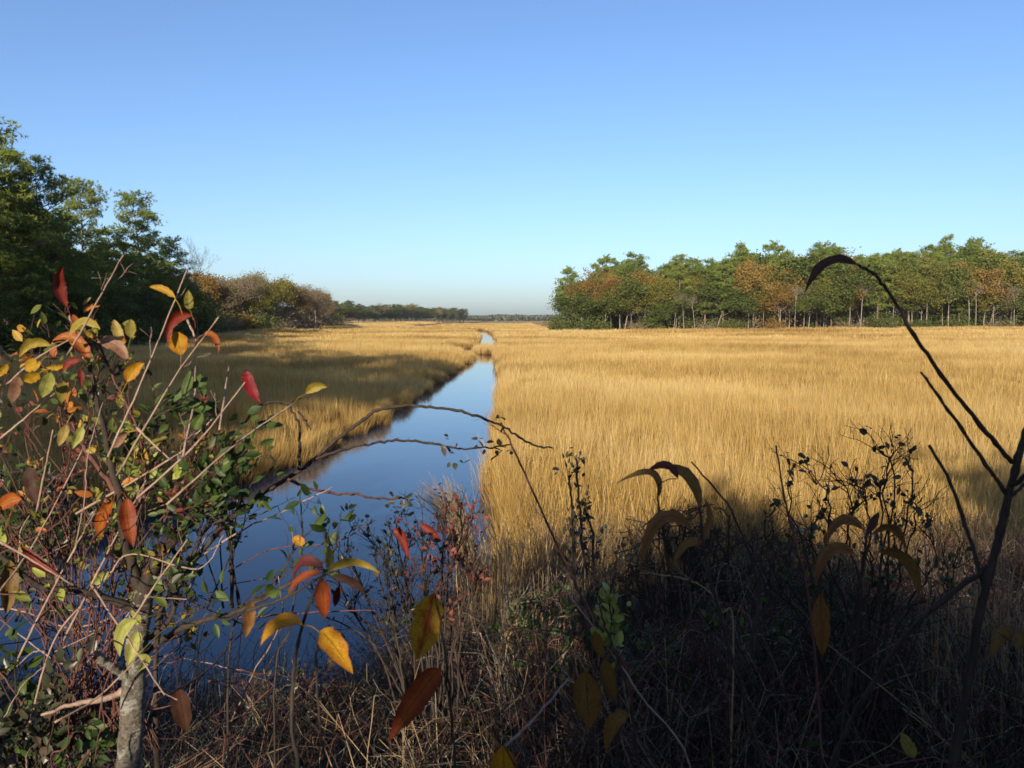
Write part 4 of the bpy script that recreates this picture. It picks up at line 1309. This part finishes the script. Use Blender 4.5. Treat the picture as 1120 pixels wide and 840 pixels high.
# ---- sapling with large orange leaves, close to the viewer
B = Plant('leafy_sapling', 'sapling with large drooping orange and yellow leaves, front centre', 'sapling', (430, 900), 1.6)
qa = B.stem([(330, 900), (320, 800), (322, 730), (335, 670), (355, 626)], 2.6, 1.4, 'bark_dark', 'stems', 1.7, 1.7, toground=True)
B.stem([(270, 668), (310, 655), (356, 628)], 2.0, 1.4, 'bark_dark', 'stems', 1.7, 1.7)
B.stem([(500, 900), (495, 800), (488, 720), (476, 650)], 2.0, 1.2, 'bark_dark', 'stems', 1.55, 1.55, toground=True)
B.stem([(495, 790), (488, 745), (482, 733)], 1.4, 1.0, 'bark_dark', 'stems', 1.55, 1.55)
B.stem([(360, 900), (350, 800), (346, 720), (350, 692)], 1.6, 1.0, 'bark_dark', 'stems', 1.65, 1.65, toground=True)
for m_, b, c, t, w_, d, rl, lb in [
    ('darkred', (354, 622), (334, 614), (319, 632), 13, 1.7, .5, None), ('redorange', (352, 626), (330, 632), (315, 652), 10, 1.7, .5, None), ('olive', (361, 626), None, (360, 596), 11, 1.7, .1, 'small olive leaf pointing up'),
    ('oliveyellow', (360, 625), (386, 614), (416, 627), 11, 1.7, .5, 'long olive-yellow leaf'), ('redorange', (352, 632), None, (355, 677), 19, 1.7, .1, 'red-orange hanging leaf'), ('darkbrown', (362, 630), (384, 636), (400, 651), 11, 1.7, .4, None),
    ('yelloworange', (331, 683), (306, 680), (285, 706), 18, 1.65, .2, 'yellow-orange leaf pointing left'), ('yelloworange', (350, 690), (364, 704), (386, 737), 29, 1.65, 0, 'broad yellow-orange leaf'),
    ('bicolour', (475, 648), (466, 684), (456, 722), 38, 1.55, .1, 'large leaf split red and yellow along the rib'), ('redorange', (482, 731), (458, 760), (425, 811), 32, 1.5, .1, 'large red-orange leaf hanging lowest'),
    ('yelloworange', (550, 816), None, (553, 862), 36, 1.45, .1, 'yellow leaf cut by the bottom edge'), ('darkred', (372, 640), None, (366, 664), 10, 1.75, .3, None)]:
    B.leaf(m_, b, c, t, w_, d, rl, .02, .22, None, lb)
B.stem([(600, 920), (575, 860), (552, 816)], 1.6, 1.0, 'bark_dark', 'stems', 1.45, 1.45)
B.stem([(548, 822), (590, 780), (622, 742)], 1.8, 1.2, 'cane', 'stems', 1.5, 1.7)
B.finish()

# ---- sapling with olive leaves, centre right
B = Plant('leafy_sapling', 'sapling with long curled olive and dark red leaves against the marsh', 'sapling', (800, 880), 1.8)
B.stem([(840, 900), (818, 780), (790, 680), (772, 610), (765, 556)], 2.6, 1.4, 'bark_dark', 'stems', 1.8, 1.8, toground=True)
B.stem([(806, 740), (830, 650), (800, 560), (756, 505)], 1.8, .9, 'bark_dark', 'stems', 1.8, 1.9)
B.stem([(700, 900), (694, 800), (682, 740), (664, 690), (655, 660)], 2.0, 1.0, 'bark_dark', 'stems', 1.7, 1.7, toground=True)
B.stem([(772, 610), (740, 640), (722, 560), (720, 530)], 1.2, .8, 'bark_dark', 'stems', 1.8, 1.8)
for m_, b, c, t, w_, d, rl, lb in [
    ('oliveb', (721, 545), (712, 517), (674, 529), 9, 1.8, .4, 'narrow yellow-olive leaf arching left'), ('oliveb', (766, 558), (752, 520), (722, 512), 14, 1.8, .3, None), ('darkred', (742, 524), (728, 509), (707, 517), 11, 1.8, .4, 'dark red curled leaf tip'),
    ('brown', (756, 578), (722, 568), (699, 624), 17, 1.75, .3, 'brown leaf hanging left'), ('oliveb', (770, 592), (750, 596), (736, 619), 11, 1.8, .3, None), ('brown', (760, 600), (775, 570), (770, 545), 9, 1.8, .4, None),
    ('oliveb', (640, 733), None, (645, 797), 37, 1.65, .1, 'broad olive-brown leaf hanging straight'), ('oliveb', (661, 720), None, (672, 768), 20, 1.7, .2, None), ('oliveb', (689, 782), (672, 790), (662, 824), 20, 1.6, .2, None), ('oliveb', (650, 690), None, (660, 720), 15, 1.7, .3, None)]:
    B.leaf(m_, b, c, t, w_, d, rl, .02, .22, None, lb)
B.finish()

# ---- lime leaved sprout
S = Plant('leafy_sprout', 'small sprout with a sunlit cluster of lime-green leaves in the dark thicket', 'shrub', (668, 720), 2.4)
q = S.stem([(676, 760), (672, 710), (666, 655)], 1.6, .8, 'bark_dark', 'stems', 2.4, 2.4, toground=True)
S.twigs(q, 14, .05, .001, 'bark_dark', 'stems', leaves='sm_lime', ln=3, lsize=.042, u0=.55, slim=.55)
S.finish()

# ---- sapling with brown arching leaves, right
B = Plant('leafy_sapling', 'sapling with arching brown and olive leaves below the dark leafy shrub', 'sapling', (930, 860), 1.8)
B.stem([(905, 920), (920, 800), (936, 700), (944, 620), (948, 582)], 2.6, 1.4, 'bark_dark', 'stems', 1.8, 1.8, toground=True)
B.stem([(936, 700), (905, 650), (900, 640)], 1.4, 1, 'bark_dark', 'stems', 1.8, 1.8)
for m_, b, c, t, w_, rl, lb in [
    ('brown', (945, 580), (920, 570), (901, 599), 13, .4, None), ('brown', (955, 584), (976, 577), (992, 603), 11, .4, None), ('brown', (936, 607), (907, 603), (892, 642), 15, .3, None), ('oliveb', (958, 604), (992, 612), (1005, 657), 15, .3, 'broad olive-brown leaf drooping right'),
    ('brown', (898, 650), None, (900, 718), 22, .1, 'orange-brown leaf hanging straight down'), ('darkbrown', (948, 582), None, (962, 560), 10, .4, None), ('olive', (1000, 830), None, (985, 800), 16, .3, None)]:
    B.leaf(m_, b, c, t, w_, 1.8, rl, .02, .22, None, lb)
B.finish()

# ---- dark leafy shrub, right
S = Plant('leafy_shrub', 'twiggy dark-leaved shrub standing against the golden marsh at the right', 'shrub', (930, 790), 3.4)
for tx, ty in [(868, 508), (884, 516), (912, 518), (925, 520), (958, 490), (975, 486), (990, 500), (1000, 540), (1004, 575), (852, 548), (868, 590), (900, 552), (942, 540), (966, 520), (930, 560), (980, 560), (890, 575), (846, 580), (880, 620), (950, 600), (1000, 610), (1030, 600), (1045, 610), (912, 640), (970, 640), (860, 640)]:
    bx = 935 + (tx - 935) * .3 + rng.normal(0, 8)
    q = S.stem([(bx, 780), (bx * .5 + tx * .5 + rng.normal(0, 10), 680), (tx + rng.normal(0, 14), ty + 40), (tx, ty)], 1.5, .6, 'bark_dark', 'stems', 3.4 + rng.uniform(-.2, .2), 3.4 + rng.uniform(-.4, .4), 3.0)
    S.twigs(q, 10, .17, .0021, 'bark_dark', 'stems', bias=(0, 0, .1), u0=.35)
    S.twigs(q, 4, .09, .0018, 'bark_dark', 'stems', leaves='sm_dark' if ty < 595 else 'sm_green', ln=2, lsize=.036, u0=.45, slim=.55)
S.finish()

# ---- dark sapling at the right edge
B = Plant('bare_sapling', 'dark leafless sapling at the right with one curled brown leaf on its arching tip', 'sapling', (1040, 900), 1.55)
B.stem([(1036, 920), (1046, 820), (1060, 740), (1074, 660), (1092, 590), (1106, 530), (1120, 480), (1140, 430)], 5.4, 3.4, 'bark_dark', 'trunk', 1.55, 1.55, .8, 8, True)
B.stem([(1107, 506), (1080, 474), (1040, 424), (1004, 373), (976, 326), (957, 301), (946, 294), (938, 290)], 2.8, 1.2, 'bark_dark', 'branch', 1.55, 1.45, 1.0, 6)
B.stem([(1100, 540), (1062, 484), (1028, 436), (1007, 407)], 2.4, 1.2, 'bark_dark', 'branch', 1.55, 1.55, .8)
B.stem([(1076, 640), (1058, 580), (1038, 526), (1016, 487)], 2.4, 1.4, 'bark_dark', 'branch', 1.56, 1.7, .8)
B.stem([(1106, 532), (1118, 522), (1140, 505)], 3, 2, 'bark_dark', 'branch', 1.55, 1.5)
B.stem([(1104, 545), (1120, 530), (1140, 522)], 2, 1.4, 'bark_dark', 'branch', 1.55, 1.6)
B.stem([(1082, 620), (1040, 650), (996, 690), (962, 735), (925, 800), (900, 860)], 3.2, 2.2, 'bark_dark', 'branch', 1.56, 1.7)
B.leaf('darkbrown', (940, 291), (905, 287), (880, 321), 12, 1.45, .5, 0, .35, None, 'curled dark brown leaf hanging from the tip')
B.leaf('oliveb', (1106, 700), (1094, 696), (1084, 724), 16, 1.6, .2, 0, .3, None)
B.leaf('oliveb', (1120, 690), None, (1112, 712), 14, 1.6, .2, 0, .3, None)
B.finish()

# ---- single dry stalks
for lab, pts, d, r, mt in [
    ('thin bare stalk rising left of the dark leafy shrub', [(900, 860), (885, 660), (872, 600), (858, 545), (849, 487)], 2.6, 1.8, 'bark_red'),
    ('leaning bare stalk crossing the marsh edge at centre', [(690, 760), (640, 660), (600, 575), (566, 500), (548, 462)], 2.8, 1.8, 'bark_red'),
    ('bare stalk leaning left through the thicket below the leaning stalk', [(760, 860), (700, 760), (652, 690), (606, 630)], 2.4, 1.5, 'cane'),
    ('pale arched dry stem in the thicket', [(802, 705), (790, 668), (772, 644), (745, 632), (700, 626)], 2.6, 1.2, 'drystalk'),
    ('slim dark stalk between the creek and the young tree', [(300, 760), (316, 690), (330, 600), (328, 538)], 2.5, 1.3, 'bark_dark'),
    ('dark stalk leaning right beside the slim one over the water', [(250, 720), (300, 640), (330, 590), (353, 572)], 2.5, 1.5, 'bark_dark'),
]:
    S = Plant('dry_stalk', lab, 'stalk', pts[0], d)
    q = S.stem(pts, r, r * .55, mt, 'stalk', d, d + .1, .8, 5, True)
    S.twigs(q, 7, .09, .0011, mt, 'stalk', u0=.4)
    S.finish()
S = Plant('seedhead_weed', 'dry weed with dark ragged seed heads in front of the marsh', 'weed', (645, 720), 4.0)
for pts in [[(656, 760), (645, 660), (636, 580), (630, 500)], [(648, 740), (632, 640), (626, 560), (622, 520)], [(660, 740), (652, 640), (648, 585), (640, 560)], [(655, 720), (668, 640), (690, 610)], [(650, 720), (625, 640), (612, 600)]]:
    q = S.stem(pts, 2.0, 1.0, 'bark_dark', 'stems', 4.0, 4.1, 1.5)
    S.twigs(q, 18, .10, .0016, 'bark_dark', 'stems', leaves='sm_dark', ln=2, lsize=.035, u0=.3)
S.finish()

# dark brush in the shade, standing between the viewer and the marsh
for lab, cx, ty0, wid, d, n, by, lf in [
    ('dense mound of dark leafless brush below the lit marsh, centre right', 755, 548, 90, 6.5, 74, 720, None),
    ('dark brush with a few green leaves under the arching brown leaves', 905, 650, 110, 4.6, 54, 840, 'sm_green'),
    ('dark brush at the bottom edge right of the lowest orange leaf', 590, 645, 90, 4.4, 60, 850, 'sm_green'),
    ('dark tangled brush with green leaves at the bottom edge, right of centre', 760, 675, 95, 3.8, 54, 860, 'sm_green'),
    ('dark brush at the bottom edge between the pale trunk and the orange leaves', 330, 725, 110, 5.0, 44, 850, 'sm_dark'),
    ('dark brush in the bottom right corner beside the bare sapling', 1040, 670, 90, 4.2, 50, 850, 'sm_green'),
]:
    S = Plant('dry_shrub', lab, 'shrub', (cx, by), d)
    for k in range(n):
        tx = rng.normal(cx, wid * .55); ty = ty0 + rng.uniform(0, 60) + 40 * ((tx - cx) / wid) ** 2
        dk = d + rng.uniform(-.5, .6)
        bx = cx + (tx - cx) * .6 + rng.normal(0, 14)
        mt = 'bark_dark' if lf is None and d > 6 else ('bark_dark', 'bark_red', 'bark_pale', 'drystalk')[rng.choice(4, p=[.42, .26, .2, .12])]
        q = S.stem([(bx, by), (bx * .5 + tx * .5 + rng.normal(0, 12), (by + ty) / 2), (tx + rng.normal(0, 10), ty + 15), (tx + rng.normal(8, 22), ty)], 1.2, .55, mt, 'stems', d, dk, 2.5)
        S.twigs(q, 10, .026 * d, .00042 * d, mt, 'stems', u0=.3)
        if lf and k % 3 == 0: S.twigs(q, 4, .018 * d, .0004 * d, 'bark_dark', 'stems', leaves=lf, ln=3, lsize=.011 * d, u0=.4)
    S.finish()

# pale plume of dry grass leaning from the bank over the water
g = MB()
foot = on_plane(512, 610, 0.0)
for k in range(150):
    tx, ty = rng.normal(478, 14), rng.normal(540, 12)
    d0 = foot[1]
    b = np.array([foot[0] + rng.normal(0.05, .08), foot[1] - .3 + rng.normal(0, .08), -.1])
    e = P(tx, ty, 12.6 + rng.normal(0, .2))
    q = spline([b, b * .5 + e * .5 + np.array([.04, 0, .22]), e], 4)
    tube(g, q, np.linspace(.006, .003, len(q)), 3)
o = g.build('grass_clump', M['drystalk'], None)
tag(o, 'pale clump of dry grass leaning over the water from the right bank', 'grass clump')

# dead reed stubs standing in the shallow water, and dry reeds at the lower right
k0 = 0
for lab, xr, yr, n, d, hp in [('dead broken reed stubs standing in the water by the pale trunk', (190, 330), (705, 790), 34, 6.0, (20, 55)),
                              ('stand of dry straw reeds in the bottom right corner', (1010, 1125), (700, 850), 120, 3.6, (60, 170)),
                              ('thin dry reeds in the shade under the red-brown shrub', (500, 640), (640, 720), 60, 7.5, (40, 110))]:
    S = Plant('reed_clump', lab, 'reeds', (sum(xr) / 2, yr[1]), d)
    for k in range(n):
        x, y = rng.uniform(*xr), rng.uniform(*yr)
        h = rng.uniform(*hp)
        S.stem([(x, y + 40), (x + rng.normal(0, 4), y - h * .4), (x + rng.normal(4, 10), y - h)], .85, .4, 'drystalk', 'stalks', d + rng.uniform(-.5, .6), None, .5, 3, False)
    S.finish()

# ---- thicket on the bank: instanced undergrowth (nobody could count it)
uv = []
for k in range(4):     # dry grass
    b = MB(); blades(b, 26, .16, .25, .75, .006, 3, .3, .6); uv.append(b.mesh('undergrowth_dry_grass', M['thatch']))
for k in range(6):     # twig tangle
    b = MB()
    for j in range(24):
        p0 = np.array([rng.normal(0, .18), rng.normal(0, .18), 0])
        e = p0 + np.array([rng.normal(0, .3), rng.normal(0, .3), rng.uniform(.25, 1.0)])
        q = spline([p0, (p0 + e) / 2 + rng.normal(0, .06, 3), e], 4)
        tube(b, q, np.linspace(.0035, .0014, len(q)), 4)
        for _ in range(5):
            i = rng.integers(3, len(q)); s = q[i] + rand_dir() * rng.uniform(.08, .22) + np.array([0, 0, .06])
            tube(b, [q[i], (q[i] + s) / 2 + rng.normal(0, .01, 3), s], [.0016, .0013, .0009], 3)
    uv.append(b.mesh('undergrowth_twigs', M[('bark_dark', 'bark_red', 'bark_dark', 'bark_dark', 'drystalk', 'bark_pale')[k]]))
for k in range(4):     # arching vines and grey dead stems
    b = MB()
    for j in range(9):
        p0 = np.array([rng.normal(0, .2), rng.normal(0, .2), 0]); a = rng.uniform(0, 6.28); L = rng.uniform(.4, 1.1)
        e = p0 + np.array([math.cos(a) * L, math.sin(a) * L, rng.uniform(-.1, .7)])
        q = spline([p0, p0 * .6 + e * .4 + np.array([0, 0, rng.uniform(.3, .7)]) + rng.normal(0, .05, 3), e + rng.normal(0, .03, 3) + [0, 0, .12], e], 4)
        q = q + rng.normal(0, .006, q.shape)
        tube(b, q, np.linspace(.0024, .0010, len(q)), 4)
        for _ in range(4):
            i = rng.integers(3, len(q)); s1 = q[i] + rand_dir() * rng.uniform(.05, .16)
            tube(b, [q[i], (q[i] + s1) / 2 + rng.normal(0, .01, 3), s1], [.0013, .0011, .0008], 3)
    uv.append(b.mesh('undergrowth_vines', M[('bark_pale', 'bark_red', 'bark_dark', 'bark_dark')[k]]))
for k in range(4):     # leafy sprigs
    b = MB()
    for j in range(9):
        e = np.array([rng.normal(0, .2), rng.normal(0, .2), rng.uniform(.15, .7)])
        tube(b, [e * [.3, .3, 0], e * .6, e], [.002, .0015, .001], 3)
        sprig(b, e, np.array([0, 0, .4]), 6, .042)
    uv.append(b.mesh('undergrowth_leaves', [M['sm_green'], M['sm_dark'], M['sm_red'], M['sm_dark']][k]))
n = 9500
yy = rng.uniform(2.4, 11.5, n); xx = rng.uniform(-1, 1, n) * (.66 * yy + 1.2)
l, r = edges(yy)
gz = ground_z(xx, yy)
ok = (gz > -.02) & (rng.random(n) < np.interp(yy, [2.4, 4, 8, 10, 11.5], [.5, 1, 1, .8, .2]))
xx, yy, gz = xx[ok], yy[ok], gz[ok]
n = len(xx)
idx = rng.choice(18, n, p=np.array([2, 2, 2, 2, 4, 4, 4, 3, 3, 3, 3, 3, 3, 3, 13, 6, 1, 6]) / 67)
hs = rng.uniform(.6, 1.3, n)
scatter('undergrowth', uv, np.stack([xx, yy, gz - .02], 1), np.stack([rng.normal(0, .15, n), rng.normal(0, .15, n), rng.uniform(0, 6.28, n)], 1),
        np.stack([hs, hs, hs * np.interp(xx, [-4, -1, 0, 3], [.55, .6, .9, 1.1])], 1), idx, 'dark tangle of twigs, dry grass and leaves covering the bank', 'undergrowth')

# ---- unseen thicket behind the viewpoint, shaped and thickened to shade bank and near marsh
rng = np.random.default_rng(21)
VAR['thicket'] = [bush_meshes(3.5, 4.0, M['green'], 5600, .26, 30) for _ in range(2)]
BASEH['thicket'] = 3.5; NAMES['thicket'] = 'bush'
for X6, Z6, y, w, lab in [
    (-8.5, 8.5, -4, 1.0, 'dense green bush behind the viewpoint, far left'), (-5.6, 6.9, -4, .7, 'dense green bush behind the viewpoint, second from the left'), (-3.4, 5.4, -4, .7, 'dense low bush behind the viewpoint, third from the left'),
    (-1.9, 6.6, -4, .55, 'dense bush right behind the viewpoint'), (-.6, 7.9, -4, .5, 'tallest dense bush behind the viewpoint'), (-.7, 7.7, -5.4, .45, 'dense bush behind the tallest one at the viewpoint'), (.1, 7.0, -5, .4, 'slim dense bush just right of the tallest one behind the viewpoint'), (1.1, 5.9, -4, .6, 'low dense bush behind the viewpoint, next to the tallest'),
    (2.8, 6.6, -4, .6, 'dense bush behind the viewpoint on the right'), (4.6, 9.3, -5, .55, 'tall slim bush behind the viewpoint on the right'), (5.6, 9.1, -4.5, .55, 'second tall slim bush behind the viewpoint on the right'), (6.6, 8.9, -5, .7, 'dense bush behind the viewpoint, second from the right'), (9.5, 8.6, -5, .9, 'dense bush behind the viewpoint, far right'),
]:
    x = X6 + (y + 6) * .21; zt = Z6 - (y + 6) * .332
    plant('greenbush' if X6 in (-3.4, -1.9, 1.1, 2.8) else 'thicket', x, y, zt - 2.0, lab, 'bushes behind the viewpoint', None, w, 2.0)
